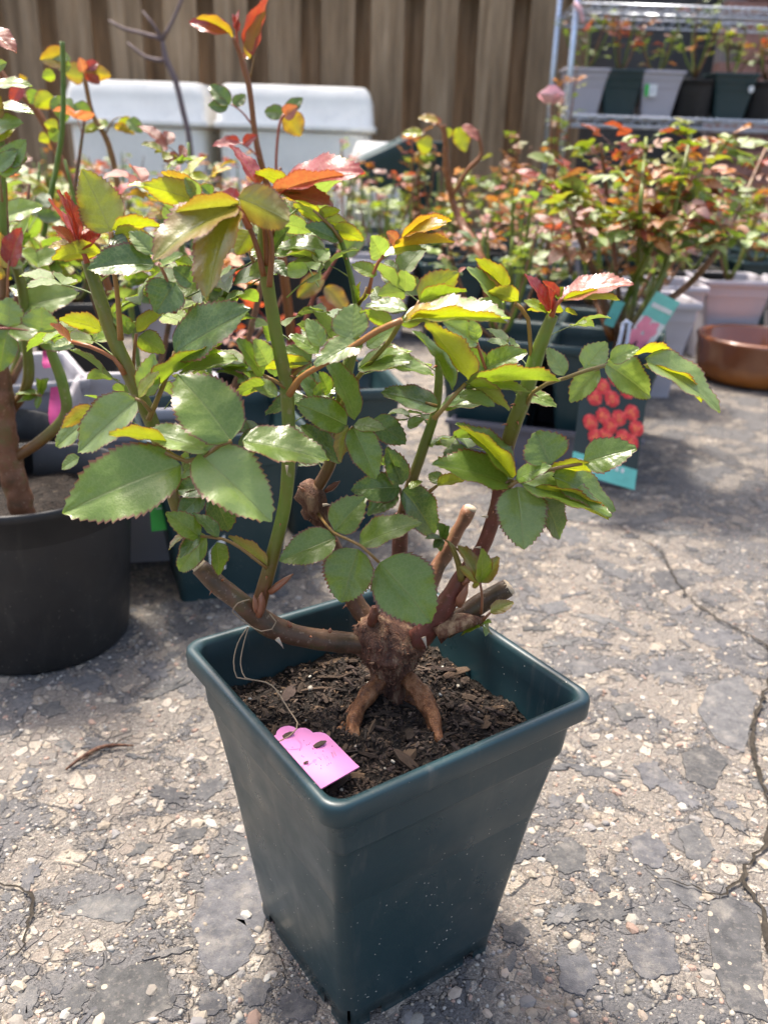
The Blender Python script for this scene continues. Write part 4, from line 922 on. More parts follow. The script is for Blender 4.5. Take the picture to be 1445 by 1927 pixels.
# string: looped round the left cane, hanging into the pot, through the tag
strg = empty('tag_string', tuple(P(468, 1160, Y0 - .03)), 0, 'thin jute string tied round the front rose cane and hanging to the tag', 'string')
for pix, Y in (([(470, 1128), (448, 1135), (438, 1152), (452, 1164), (468, 1176), (492, 1188), (512, 1184), (520, 1170), (508, 1155)], [Y0 - .046] * 5 + [Y0 - .048] * 4),
               ([(466, 1180), (448, 1210), (440, 1245), (446, 1275), (462, 1278), (500, 1284), (520, 1298), (540, 1330), (560, 1360), (558, 1372), (545, 1385), (515, 1400)], [Y0 - .045, Y0 - .05, Y0 - .055, Y0 - .06, Y0 - .06, Y0 - .06, Y0 - .065, Y0 - .075, Y0 - .085, Y0 - .09, Y0 - .094, Y0 - .098]),
               ([(468, 1180), (458, 1215), (453, 1250), (462, 1276), (480, 1280)], [Y0 - .045, Y0 - .05, Y0 - .055, Y0 - .06, Y0 - .06])):
    pts, rr_ = spline([P(*q, y_) for q, y_ in zip(pix, Y)], .00045, .004); vs, fs = tube(pts, rr_, 6); abs_obj('strand', vs, fs, M['string'], strg, pts[0])
twig = tube(*spline([G(125, 1448, .004), G(150, 1428, .006), (G(185, 1408, .007)), G(215, 1402, .006), G(252, 1403, .003)], [.0012, .0018, .002, .0017, .0009], .006), 7, True, .4)
tg = link('fallen_twig', mesh('fallen_twig', twig[0], twig[1], M['bark'])); tag(tg, 'thin brown fallen twig lying on the concrete left of the front pot', 'twig')

# ================================================================== NURSERY BUSHES
def compound(seed, n=5, hi=False, narrow=1.0):
    r_ = random.Random(seed); vs, uvs, fs, fm = [], [], [], []
    def add(v, u, f, m): k = len(vs); vs.extend(v); uvs.extend(u); fs.extend([tuple(i + k for i in q) for q in f]); fm.extend([m] * len(f))
    rx = [(0, 0, 0), (.2, 0, .03), (.4, 0, .035), (.6, 0, .01)]
    v, f = tube(rx, [.011, .009, .008, .006], 4, False); add(v, [(.5, .5)] * len(v), f, 0)
    spec = [(.60, 0, .46, 0)] + [(.50, s_ * 1.05, .38, s_) for s_ in (-1, 1)] + ([(.22, s_ * 1.25, .31, s_) for s_ in (-1, 1)] if n > 3 else [])
    for x0, ang, L, s_ in spec:
        a_ = ang + r_.uniform(-.15, .15); L *= r_.uniform(.9, 1.1)
        gv, gu, gf = leaf_geo(L, L * .64 * narrow, r_.randint(0, 9999), fold=r_.uniform(.08, .4), curl=r_.uniform(.02, .14), wave=.02, ns=11 if hi else 5, na=2 if hi else 1, teeth=hi)
        mt = Matrix.Translation((x0, 0, .03 if x0 < .55 else .01)) @ Matrix.Rotation(a_, 4, 'Z') @ Matrix.Rotation(r_.uniform(-.35, .35), 4, 'X') @ Matrix.Rotation(r_.uniform(-.1, .45), 4, 'Y')
        add([mt @ Vector(q) for q in gv], gu, gf, 0)
    return mesh('leaf', vs, fs, M['leaf'] if hi else M['leaf_far'], uvs=uvs)
CL = [compound(k, 5 if k % 3 else 3) for k in range(9)]; CH_ = [compound(50 + k, 5 if k % 2 else 3, True) for k in range(6)]
CN = [compound(90 + k, 5, False, .8) for k in range(3)]
cane_mats = {'green': ('green_cane', (1, 1, 1)), 'red': ('red_stem', (1, 1, 1)), 'brown': ('brown_cane', (1.6, 1.3, 1.2))}
PAL = {
    'mixed': [('G', 3), ('D', 1), ('Y', 2), ('O', 1), ('R', .7), ('L', 4), ('P', .8)],
    'green': [('G', 4), ('L', 4), ('Y', 2), ('D', 1), ('O', .4)],
    'lime': [('Y', 4), ('V', 3), ('L', 4), ('O', .8)],
    'copper': [('O', 2.4), ('R', 2.0), ('P', 1.0), ('G', 1.3), ('L', 3), ('Y', 1.2), ('V', 1.2), ('B', 1)],
    'red': [('R', 4), ('O', 1.2), ('P', 1), ('D', .6)]}
def pick(r_, pal):
    it = PAL[pal]; t = r_.uniform(0, sum(w_ for _, w_ in it))
    for c, w_ in it:
        t -= w_
        if t <= 0: return c
    return it[0][0]
def add_leaf(root, p, d, size, colour, r_, hi=False, me=None):
    d = d.normalized(); upv = Vector((r_.uniform(-.5, .5), r_.uniform(-.5, .5), 1)); y_ = upv.cross(d)
    if y_.length < 1e-3: y_ = Vector((0, 1, 0))
    y_.normalize(); z_ = d.cross(y_); m_ = Matrix((d, y_, z_)).transposed().to_4x4()
    o = link('leaf', me or r_.choice(CH_ if hi else CL), root, col=jcol((LC if hi else LCF)[colour], r_.uniform(.6, 1.3)))
    o.matrix_local = Matrix.Translation(p) @ m_ @ Matrix.Scale(size, 4); return o
def bush(x, y, z, h, sp, ncane, nleaves, pal, seed, label, group=None, lsize=.085, hi=False, canes=None, tops=('R', 'O', 'P', 'Y'), low=.25, name='rose_bush', cm_='green', lean=(0, 0)):
    r_ = random.Random(seed); root = empty(name, (x, y, z), 0, label, 'rose plant', group)
    paths = []
    b0 = [(0, 0, -.01), (.003, 0, .02), (0, .002, .045)]
    if canes is None:
        canes = []
        for k in range(ncane):
            a_ = 6.283 * k / ncane + r_.uniform(-.5, .5); s_ = sp * r_.uniform(.35, 1.0); hh = h * r_.uniform(.68, 1.05)
            canes.append([(0, 0, .02 + .005 * k), (math.cos(a_) * s_ * .35, math.sin(a_) * s_ * .35, hh * .28), (math.cos(a_) * s_ * .75 + lean[0] * .5, math.sin(a_) * s_ * .75 + lean[1] * .5, hh * .65), (math.cos(a_) * s_ + lean[0], math.sin(a_) * s_ + lean[1], hh)])
    mt, cl_ = cane_mats[cm_]
    for k, c in enumerate(canes):
        pts, rr_ = spline(c, [.0058] + [.004] * (len(c) - 2) + [.0018], .02); vs, fs = tube(pts, rr_, 6 if not hi else 10)
        o = link('cane', mesh('cane', vs, fs, M[mt if k % 3 else 'brown_cane']), root, col=cl_ if k % 3 else (1.5, 1.3, 1.2)); paths.append(pts)
    for k in range(nleaves):
        pts = paths[r_.randrange(len(paths))]; t = low + (1 - low) * r_.random() ** .75; i = min(len(pts) - 2, int(t * (len(pts) - 1))); p = pts[i].lerp(pts[i + 1], r_.random())
        a_ = r_.uniform(0, 6.283); d = Vector((math.cos(a_), math.sin(a_), r_.uniform(-.1, .9)))
        top = t > .82
        c = pick(r_, pal) if not top else r_.choice([*tops, pick(r_, pal)])
        add_leaf(root, p, d, lsize * r_.uniform(.65, 1.15) * (.75 if top else 1), c, r_, hi)
    return root, paths

fr = random.Random(91)
for (px, py, dpx, dpy, Y, L, c) in [(660, 700, 620, 640, .03, .065, 'L'), (650, 720, 720, 700, .045, .065, 'G'), (545, 640, 470, 600, .03, .068, 'G'), (540, 560, 600, 520, .04, .065, 'L'), (545, 700, 600, 640, .05, .065, 'D'), (530, 740, 470, 700, .04, .06, 'V'), (825, 640, 880, 600, .05, .06, 'G'), (822, 600, 770, 560, .06, .06, 'L'),
        (822, 700, 760, 670, .06, .06, 'L'), (820, 690, 900, 700, .06, .065, 'G'), (640, 780, 590, 720, .05, .06, 'D'), (300, 830, 250, 800, .04, .06, 'G'), (262, 740, 330, 720, .04, .065, 'L'), (235, 690, 170, 640, .04, .065, 'V'), (205, 600, 270, 560, .04, .068, 'G'), (190, 560, 120, 540, .05, .065, 'L'), (220, 620, 300, 600, .05, .068, 'V'),
        (345, 640, 400, 600, .05, .068, 'G'), (500, 470, 420, 440, .03, .068, 'G'), (500, 450, 560, 400, .04, .068, 'L'), (505, 480, 440, 520, .05, .065, 'L'), (350, 560, 420, 540, .05, .065, 'D'), (400, 480, 350, 430, .05, .068, 'L'), (540, 700, 440, 690, .03, .065, 'D'), (985, 750, 930, 720, .03, .06, 'G'), (955, 860, 900, 850, .02, .06, 'D'), (420, 620, 380, 560, .07, .068, 'V'), (600, 540, 560, 470, .07, .068, 'G'), (700, 600, 740, 540, .07, .06, 'G'), (310, 770, 340, 740, .02, .05, 'L'), (270, 760, 230, 730, .02, .055, 'G'), (545, 800, 590, 780, .03, .05, 'G'), (542, 850, 500, 830, .03, .05, 'D'), (620, 870, 660, 850, .04, .05, 'G'), (610, 890, 580, 850, .05, .05, 'D'), (770, 910, 730, 880, .04, .05, 'D'), (800, 840, 840, 830, .04, .045, 'G'), (815, 780, 770, 790, .05, .05, 'D'), (500, 520, 450, 560, .03, .055, 'G'), (515, 620, 560, 600, .03, .055, 'L'), (200, 600, 150, 620, .03, .055, 'G'), (180, 540, 240, 500, .03, .055, 'V'), (655, 520, 610, 500, .04, .05, 'V'), (1000, 700, 960, 660, .03, .05, 'L'), (1020, 640, 1070, 620, .02, .045, 'L'), (330, 920, 350, 880, .01, .05, 'D'), (300, 850, 340, 880, .03, .05, 'D'), (545, 760, 500, 740, .04, .055, 'D')]:
    A = P(px, py, Y0 + Y); B = P(dpx, dpy, Y0 + Y + fr.uniform(-.02, .02)); d = (B - A).normalized()
    fill = [c]
    FILL.append((A, d, L, c)) if 'FILL' in globals() else globals().update(FILL=[(A, d, L, c)])
for A, d, L, c in FILL: add_leaf(rose, A - rb, d, L, c, fr, True)
# --- left neighbour in the round black pot
pot('round', -.437, .99, 0, 'large round black nursery pot at the left edge, half out of frame', z=0)
nb = empty('rose_bush', (-.42, 1.0, .17), 0, 'leafy rose with thick brown cane in the round black pot at left', 'rose plant')
nl = lambda *a_, **k: group_leaf(nb, *a_, **k)
cane(nb, 'cane', [(48, 985), (35, 930), (12, 840), (0, 760), (-5, 700), (0, 640), (5, 560), (8, 450), (5, 340)], [.94] * 9, [20, 22, 22, 26, 22, 12, 10, 9, 7], 'brown_cane', 14, .2, (1.5, 1.2, 1.1))
cane(nb, 'cane', [(30, 860), (70, 835), (110, 800), (126, 770), (118, 720), (100, 670), (88, 630)], [.94] * 7, [10, 10, 10, 10, 10, 9, 8], 'green_cane', 12, .05)
cane(nb, 'cane', [(15, 780), (45, 740), (55, 700), (50, 640), (45, 560), (30, 500), (0, 465)], [.96] * 7, [9, 9, 10, 9, 9, 9, 9], 'green_cane', 12, .05)
cane(nb, 'cane', [(10, 560), (6, 430), (4, 300), (0, 210)], [.93] * 4, [8, 7, 6, 5], 'green_cane', 10, .05)
nl([(-30, 620), (20, 618), (62, 625), (100, 640)], .90, [(17, 615, 18, 560, 56, 1, 'L'), (15, 620, 0, 700, 50, 1, 'G'), (80, 622, 78, 578, 62, 1, 'L'), (70, 625, 140, 652, 54, 1, 'L'), (20, 618, 98, 648, 34, 1, 'G')], rcol=(.35, .05, .05))
nl([(38, 575), (48, 560)], .96, [(38, 580, 150, 552, 56, 1, 'L'), (0, 410, 82, 388, 34, 1, 'L'), (20, 450, 40, 460, 22, 1, 'Y')])
nl([(15, 560), (16, 510), (18, 490)], .92, [(18, 500, 42, 428, 34, 1, 'R'), (14, 505, -12, 430, 34, -1, 'O'), (20, 495, 45, 500, 20, 1, 'L'), (10, 510, -20, 520, 24, -1, 'O')], rcol=(.35, .10, .05))
nl([(5, 380), (2, 350), (0, 330)], .9, [(0, 330, 50, 262, 40, 1, 'G'), (-5, 320, 32, 285, 24, 1, 'L'), (10, 300, 52, 298, 30, 1, 'G')])
nl([(0, 170), (-10, 160)], .92, [(-20, 166, 62, 162, 14, 1, 'L'), (-20, 205, 66, 214, 14, 1, 'L'), (-25, 130, 14, 118, 24, 1, 'L'), (-30, 55, 32, 100, 26, 1, 'P'), (-8, 220, 2, 180, 26, 1, 'O'), (-20, 240, 45, 232, 30, 1, 'L'), (-10, 262, 30, 238, 22, 1, 'Y')])
nl([(80, 745), (60, 742)], .95, [(72, 742, 30, 742, 10, 1, 'G'), (72, 746, 34, 758, 12, 1, 'G'), (74, 740, 68, 712, 12, 1, 'G'), (76, 740, 92, 712, 16, 1, 'G'), (76, 746, 70, 770, 12, 1, 'G')])
nl([(95, 640), (60, 600), (40, 520), (30, 470)], 1.0, [(40, 470, 95, 520, 26, 1, 'V'), (60, 500, 130, 470, 28, 1, 'L'), (10, 480, 60, 440, 28, 1, 'G'), (70, 560, 20, 540, 30, 1, 'L'), (30, 480, 60, 405, 22, 1, 'V')], rcol=(.14, .20, .03))
# --- pots close behind the front pot
def gp(px, py, z=.25): return G(px, py, z)
square = [
    ('teal_far', -.235, 1.165, .35, 'teal square pot with green and white labels directly behind the front pot'),
    ('teal_far', -.10, 1.40, .25, 'teal square pot whose right corner shows beside the sunlit ground behind the front rose'),
    ('grey', -.36, 1.27, .2, 'pale grey square pot between the round black pot and the teal pots'),
    ('grey', -.60, 1.36, .5, 'pale grey square pot at the left edge holding the hot pink ribbon tag'),
    ('black', -.30, 1.52, .15, 'black square pot hidden among leaves behind the pale grey pots'),
    ('round_small', -.56, 1.16, 0, 'small round black pot wedged behind the large round black pot')]
for kd, x_, y_, rz, lb in square: pot(kd, x_, y_, rz, lb)
def sticker(px, py, w_, h_, Y, mat, label, rz=0.0, cat='label', extra=None, tilt=.1):
    p = P(px, py, Y); e = empty('plant_label', tuple(p), rz, label, cat)
    b = MB(); b.box((0, 0, 0), (w_, .0012, h_)); o = b.obj('card', M[mat], e)
    e.rotation_euler = (-tilt, 0, rz)
    if extra:
        for nm, mt, bx in extra:
            b = MB()
            for (cx, cz, ww, hh) in bx: b.box((cx, -.0012, cz), (ww, .001, hh))
            b.obj(nm, M[mt], e)
    return e
sticker(308, 950, .036, .07, 1.075, 'green_label', 'bright green label with tiny white print on the teal pot behind', .35, extra=[('white_print', 'white_label', [(-.006, .006, .004, .004), (0, .007, .004, .006), (.006, .006, .005, .005), (0, -.004, .02, .0012)])])
sticker(408, 1015, .022, .085, 1.085, 'white_label', 'blank white plastic label on the teal pot behind', .1)
# roses standing in those pots
def hot_rose():
    t, _ = bush(-.235, 1.165, .2, .40, .13, 3, 12, 'green', 21, 'bushy green rose in the labelled teal pot behind the front rose', lsize=.10, hi=True, low=.45)
    return t
hot_rose()
t, _ = bush(-.36, 1.27, .2, .36, .14, 4, 20, 'mixed', 22, 'mixed green and red rose in the pale grey pot left of centre', lsize=.10, hi=True, low=.4)
t, _ = bush(-.60, 1.36, .2, .42, .16, 4, 22, 'green', 23, 'pale green rose in the grey pot near the left edge', lsize=.11, hi=True, low=.35)
t, _ = bush(-.30, 1.52, .2, .22, .14, 5, 26, 'red', 24, 'dark red leaved rose low among the green ones on the left', lsize=.09, low=.2, cm_='red')
t, _ = bush(-.56, 1.16, .2, .34, .12, 4, 14, 'green', 25, 'light green rose in the small round black pot at far left', lsize=.09, hi=True, low=.35)
rb_ = P(90, 745, 1.18); o = empty('ribbon_tag', tuple(rb_), 0, 'hot pink ribbon tag hanging in front of the pale grey pot at left', 'tag')
for (px0, py0, px1, py1, w_) in ((108, 728, 112, 800, 14), (88, 660, 96, 690, 9)):
    A, B = P(px0, py0, 1.05), P(px1, py1, 1.04); b = MB(); hw = w_ / F_PX * 1.1
    vs = []
    for k in range(7):
        t = k / 6; c = A.lerp(B, t); wv = math.sin(t * 5) * .006
        for s_ in (-1, 1):
            for d_ in (0, .001): vs.append(c + Vector((s_ * hw * (.7 + .5 * math.sin(3.1 * t)), wv + d_ + s_ * .004, 0)))
    fs = []
    for k in range(6):
        i = k * 4; fs += [(i, i + 2, i + 6, i + 4), (i + 1, i + 5, i + 7, i + 3), (i, i + 4, i + 5, i + 1), (i + 2, i + 3, i + 7, i + 6)]
    abs_obj('ribbon', vs, fs, M['hot_pink'], o, A)
# tall rose behind: cut green cane, arching canes and the red shoot
tall = empty('rose_bush', (-.10, 1.40, .2), 0, 'tall rose behind with upright crimson shoot rising against the fence', 'rose plant')
tl = lambda *a_, **k: group_leaf(tall, *a_, **k)
cane(tall, 'red_shoot', [(560, 760), (545, 600), (520, 420), (492, 310), (480, 250), (470, 170), (458, 120), (440, 70)], [1.38, 1.36, 1.32, 1.28, 1.28, 1.28, 1.28, 1.28], [9, 9, 8, 6, 5, 5, 4.5, 4], 'red_stem', 10, .05)
tl([(462, 145), (452, 110), (445, 60), (448, 32)], 1.28, [(432, 62, 356, 42, 26, 1, 'R'), (440, 70, 370, 34, 16, -1, 'O'), (446, 60, 438, 26, 10, 1, 'R'), (448, 58, 451, 18, 9, 1, 'R'), (474, 105, 506, -8, 30, -1, 'R'), (470, 110, 500, 20, 20, -1, 'O')], rcol=(.42, .05, .04), rad=.0014)
tl([(470, 150), (475, 125), (480, 100)], 1.29, [(460, 110, 470, 100, 12, 1, 'P')])
tl([(475, 235), (455, 210), (435, 196)], 1.30, [(432, 198, 395, 160, 30, 1, 'D'), (430, 200, 392, 198, 24, 1, 'D'), (440, 200, 462, 178, 20, 1, 'D')], rcol=(.35, .06, .05))
tl([(545, 560), (530, 420), (520, 320), (525, 240), (535, 215)], [1.36, 1.34, 1.32, 1.32, 1.32], [(535, 215, 498, 210, 26, 1, 'D'), (538, 210, 570, 185, 22, 1, 'D'), (540, 212, 566, 256, 40, -1, 'O'), (535, 220, 560, 200, 26, 1, 'P')], rcol=(.35, .06, .05), rad=.002)
tl([(490, 300), (470, 280), (450, 268)], 1.27, [(452, 270, 400, 274, 18, 1, 'R'), (450, 265, 425, 262, 14, 1, 'R'), (458, 272, 485, 255, 18, 1, 'R')], rcol=(.35, .06, .05))
tl([(560, 650), (590, 560), (612, 520), (640, 470)], 1.36, [(610, 520, 560, 560, 36, 1, 'B'), (612, 540, 655, 590, 34, 1, 'O'), (600, 560, 640, 620, 34, 1, 'P'), (585, 620, 540, 650, 30, 1, 'R'), (640, 480, 690, 440, 40, 1, 'G')], rcol=(.30, .05, .05), rad=.003)
lt = empty('rose_bush', (-.60, 1.36, .2), 0, 'rose with a bare upright green cut cane and arching side shoots, back left', 'rose plant')
l2 = lambda *a_, **k: group_leaf(lt, *a_, **k)
cane(lt, 'cane', [(60, 560), (85, 430), (96, 370), (108, 310), (118, 240), (120, 160), (118, 78)], [1.35, 1.32, 1.3, 1.3, 1.3, 1.3, 1.3], [5, 5, 5, 4.5, 4.5, 4.2, 4], 'green_cane', 10, .2, (.8, .9, 1))
cane(lt, 'cane', [(240, 560), (225, 380), (215, 310), (200, 260), (175, 215), (160, 150)], [1.6] * 6, [6, 6, 5, 5, 4, 4], 'brown_cane', 10, .1, (2, 1.8, 1))
cane(lt, 'cane', [(210, 560), (160, 400), (110, 290), (70, 210), (20, 160), (-10, 120)], [1.5] * 6, [7, 7, 6, 6, 5, 5], 'red_stem', 10, .1, (1, 1, 1))
l2([(160, 150), (158, 138)], 1.6, [(158, 140, 122, 138, 34, -1, 'B'), (160, 135, 210, 142, 26, -1, 'O'), (160, 130, 188, 158, 22, -1, 'R'), (165, 128, 185, 118, 18, 1, 'R'), (158, 136, 150, 108, 18, 1, 'P')], rad=.0016)
l2([(118, 120), (110, 110)], 1.45, [(128, 108, 76, 112, 34, 1, 'O'), (96, 100, 134, 112, 20, 1, 'L'), (104, 140, 80, 145, 20, -1, 'V'), (135, 125, 105, 122, 22, 1, 'L')])
l2([(118, 200), (100, 190)], 1.45, [(100, 180, 66, 200, 30, -1, 'Y'), (108, 180, 122, 232, 34, 1, 'G'), (70, 170, 58, 195, 24, 1, 'G'), (140, 195, 170, 225, 30, 1, 'G'), (120, 190, 138, 205, 22, 1, 'L'), (110, 240, 84, 232, 22, -1, 'Y'), (112, 245, 95, 262, 26, 1, 'G'), (92, 258, 74, 265, 20, -1, 'Y'), (42, 160, 22, 195, 22, 1, 'R'), (40, 155, 52, 148, 20, 1, 'O')])
l2([(200, 250), (215, 225), (235, 220)], 1.6, [(205, 235, 155, 245, 14, 1, 'V'), (225, 225, 248, 245, 26, -1, 'Y'), (240, 225, 268, 250, 24, 1, 'G'), (215, 240, 255, 252, 14, -1, 'O'), (190, 235, 160, 250, 14, 1, 'Y')])
# bare twigs further back
bt = empty('bare_sapling', tuple(G(370, 520, 0) * 1), 0, 'bare leafless twiggy sapling against the fence above the left white bin', 'sapling'); bt.location = (-.75, 3.6, .2)
for pix, r0 in (([(365, 420), (358, 275), (345, 210), (330, 150), (312, 110), (306, 72)], 7), ([(312, 115), (275, 108), (240, 80)], 4), ([(306, 74), (265, 62), (235, 55), (205, 38)], 4), ([(306, 74), (325, 40), (342, 0), (350, -20)], 4), ([(306, 74), (288, 45), (268, 20)], 3)):
    cane(bt, 'branch', pix, 3.6, [r0] + [r0 * .7] * (len(pix) - 2) + [r0 * .4], 'twig', 8, .1, (1, 1, 1), .03)

# ================================================================== TRAY OF TEAL POTS AT THE RIGHT
ta = -.27; U = Vector((math.cos(ta), math.sin(ta), 0)); Vv = Vector((-math.sin(ta), math.cos(ta), 0))
T0 = Vector((.125, 1.675, 0))
tray = empty('plant_tray', tuple(T0), ta, 'low dark grey plastic tray holding the teal pots at the right', 'tray')
b = MB(); tl_, td, th = .36, .36, .095
b.box((tl_ / 2, td / 2, .004), (tl_, td, .008)); b.box((tl_ / 2, .003, th / 2 + .004), (tl_, .006, th)); b.box((tl_ / 2, td - .003, th / 2 + .004), (tl_, .006, th))
b.box((.003, td / 2, th / 2 + .004), (.006, td - .013, th)); b.box((tl_ - .003, td / 2, th / 2 + .004), (.006, td - .013, th)); b.box((tl_ / 2, -.003, th + .0), (tl_ + .02, .01, .008)); b.box((tl_ / 2, -.002, .01), (tl_ + .004, .007, .012), m=0)
b.obj('tray_body', M['tray'], tray)
b = MB()
r2_ = random.Random(12); x_ = .018
pts = []
while x_ < .115: pts.append((x_, -.0012, .066 + r2_.uniform(-.008, .009))); x_ += .006
b.tube(pts, .0035, 5)
for k in range(9): b.box((.02 + k * .0105, -.0012, .058), (.006, .002, .011))
b.obj('tray_lettering', M['grey_print'], tray)
b = MB(); b.box((.12, -.0024, .022), (.03, .0012, .02)); b.box((.335, -.0024, .02), (.04, .0012, .028)); b.obj('tray_sticker', M['blue_print'], tray)
b = MB()
for k in range(7): b.box((.30 + .007 * k, -.0015, .055 + .004 * math.sin(k)), (.004, .002, .016))
b.obj('tray_lettering', M['grey_print'], tray)
pc = []
for i in range(2):
    for j in range(2): pc.append(Vector((.215, 1.765, 0)) + U * .215 * i + Vv * .225 * j)
lbl = ['teal square pot front left in the dark grey tray', 'teal square pot back left in the dark grey tray', 'teal square pot front right in the tray, behind the red flower card', 'teal square pot back right in the dark grey tray']
for p, lb in zip(pc, lbl): pot('teal_far', p.x, p.y, ta, lb, z=.010)
# flower picture card
def card3d(A, Bp, Cp, name, label, cat='tag'):
    """A top left, Bp top right, Cp bottom left: an Empty whose local x,z span the card"""
    e = empty(name, tuple(A), 0, label, cat); return e
A, B, C = P(1100, 668, 1.475), P(1222, 706, 1.475), P(1072, 903, 1.43)
ux = (B - A); uz = (C - A); nrm = ux.cross(uz).normalized()
if nrm.y > 0: nrm = -nrm
fc = empty('flower_card', tuple(A), 0, 'plant picture card of orange red flowers with turquoise band leaning on the tray', 'tag')
def quadp(parent, A_, ux_, uz_, nr, x0, x1, z0, z1, lift, mat, name, O):
    vs = [A_ + ux_ * x + uz_ * z + nr * (lift + d) for d in (0, -.0008) for x, z in ((x0, z0), (x1, z0), (x1, z1), (x0, z1))]
    return abs_obj(name, vs, [(0, 1, 2, 3), (7, 6, 5, 4), (0, 4, 5, 1), (1, 5, 6, 2), (2, 6, 7, 3), (3, 7, 4, 0)], M[mat], parent, O, smooth=False)
quadp(fc, A, ux, uz, nrm, 0, 1, 0, .765, 0, 'dark_print', 'picture', A); quadp(fc, A, ux, uz, nrm, 0, 1, .765, .93, 0, 'teal_print', 'turquoise_band', A)
def blob(bm, c, ux_, uz_, nr, r, lift, seed, n=14):
    r_ = random.Random(seed); a_, b_ = ux_.normalized(), uz_.normalized()
    vs = [c + nr * lift]
    for k in range(n):
        t = 6.283 * k / n; rr = r * (1 + .18 * math.sin(5 * t + seed) + r_.uniform(-.08, .08)); vs.append(c + a_ * math.cos(t) * rr + b_ * math.sin(t) * rr + nr * lift * .6)
    bm.add([v - fc_o for v in vs], [(0, k + 1, (k + 1) % n + 1) for k in range(n)])
fc_o = A
fl = [(.50, .10), (.32, .20), (.70, .17), (.22, .30), (.48, .27), (.80, .33), (.38, .42), (.62, .40), (.2, .50), (.9, .44), (.72, .54), (.45, .57), (.3, .60), (.62, .62), (.85, .56), (.5, .48)]
b = MB(); b2 = MB(); b3 = MB(); fr3 = random.Random(2)
for k, (x_, z_) in enumerate(fl):
    c = A + ux * x_ + uz * z_; a1, b1 = ux.normalized(), uz.normalized(); t0 = fr3.uniform(0, 6)
    for j in range(9):
        t = t0 + j * .698; blob(b if (j + k) % 3 else b3, c + (a1 * math.cos(t) + b1 * math.sin(t)) * .0082, ux, uz, nrm, .0058, .0013 + .00012 * k + .00005 * j, k + j, 9)
    for j in range(5):
        t = t0 + j * 1.256; blob(b3 if j % 2 else b2, c + (a1 * math.cos(t) + b1 * math.sin(t)) * .0035, ux, uz, nrm, .0036, .0030 + .00005 * k + .00006 * j, k + j, 8)
b.obj('printed_flowers', M['red_print'], fc); b2.obj('flower_centres', M['orange_print'], fc); b3.obj('flower_petals', M['coral_print'], fc)
b = MB()
for k in range(6): c = A + ux * (.30 + .09 * k) + uz * .785; b.add([q - fc_o for q in (c + nrm * .0015, c + ux * .05 + nrm * .0015, c + ux * .05 + uz * .035 + nrm * .0015, c + uz * .035 + nrm * .0015)], [(0, 1, 2, 3)])
b.add([q - fc_o for q in (A + ux * .08 + uz * .81 + nrm * .0015, A + ux * .32 + uz * .81 + nrm * .0015, A + ux * .32 + uz * .91 + nrm * .0015, A + ux * .08 + uz * .91 + nrm * .0015)], [(0, 1, 2, 3)])
b.obj('white_print', M['white_label'], fc)
# second card above, turquoise top and pink flower
A, B, C = P(1236, 548, 1.62), P(1272, 566, 1.66), P(1190, 620, 1.60); ux, uz = B - A, C - A; nrm = ux.cross(uz).normalized()
if nrm.y > 0: nrm = -nrm
pk = empty('flower_card', tuple(A), 0, 'turquoise and pink plant card tucked in the canes of the copper rose', 'tag')
quadp(pk, A, ux, uz, nrm, 0, 1.2, 0, .62, 0, 'teal_print', 'turquoise_band', A); quadp(pk, A, ux, uz, nrm, 0, 1.2, .62, 1.2, 0, 'white_label', 'picture', A); quadp(pk, A, ux, uz, nrm, .1, 1.1, .25, .36, .0012, 'white_label', 'white_print', A)
fc_o = A; b = MB()
for k, (x_, z_) in enumerate(((.3, .8), (.75, .85), (.2, 1.12), (.65, 1.15))): blob(b, A + ux * x_ + uz * z_, ux, uz, nrm, .017, .0016 + .0004 * k, k)
b.obj('printed_flowers', M['pink_print'], pk)
A = P(1155, 590, 1.66); pk2 = empty('plant_label', tuple(A), 0, 'small turquoise label standing between the canes of the copper rose', 'label'); b = MB(); b.box((0, 0, 0), (.02, .001, .05)); b.obj('card', M['teal_print'], pk2, rot=(.1, .3, 0))
for px0, nm in ((1175, 'clear'),):
    lp = empty('label_loop', tuple(P(1178, 640, 1.6)), 0, 'cloudy plastic loop hanging from the canes above the red flower card', 'label loop')
    for q in ([(1172, 610), (1166, 640), (1158, 668)], [(1184, 608), (1180, 640), (1172, 668)], [(1170, 612), (1178, 604), (1188, 612)]):
        pts, rr_ = spline([P(*z, 1.56) for z in q], .0035, .01); vs, fs = tube(pts, rr_, 6); abs_obj('strip', vs, fs, M['clear'], lp, pts[0])
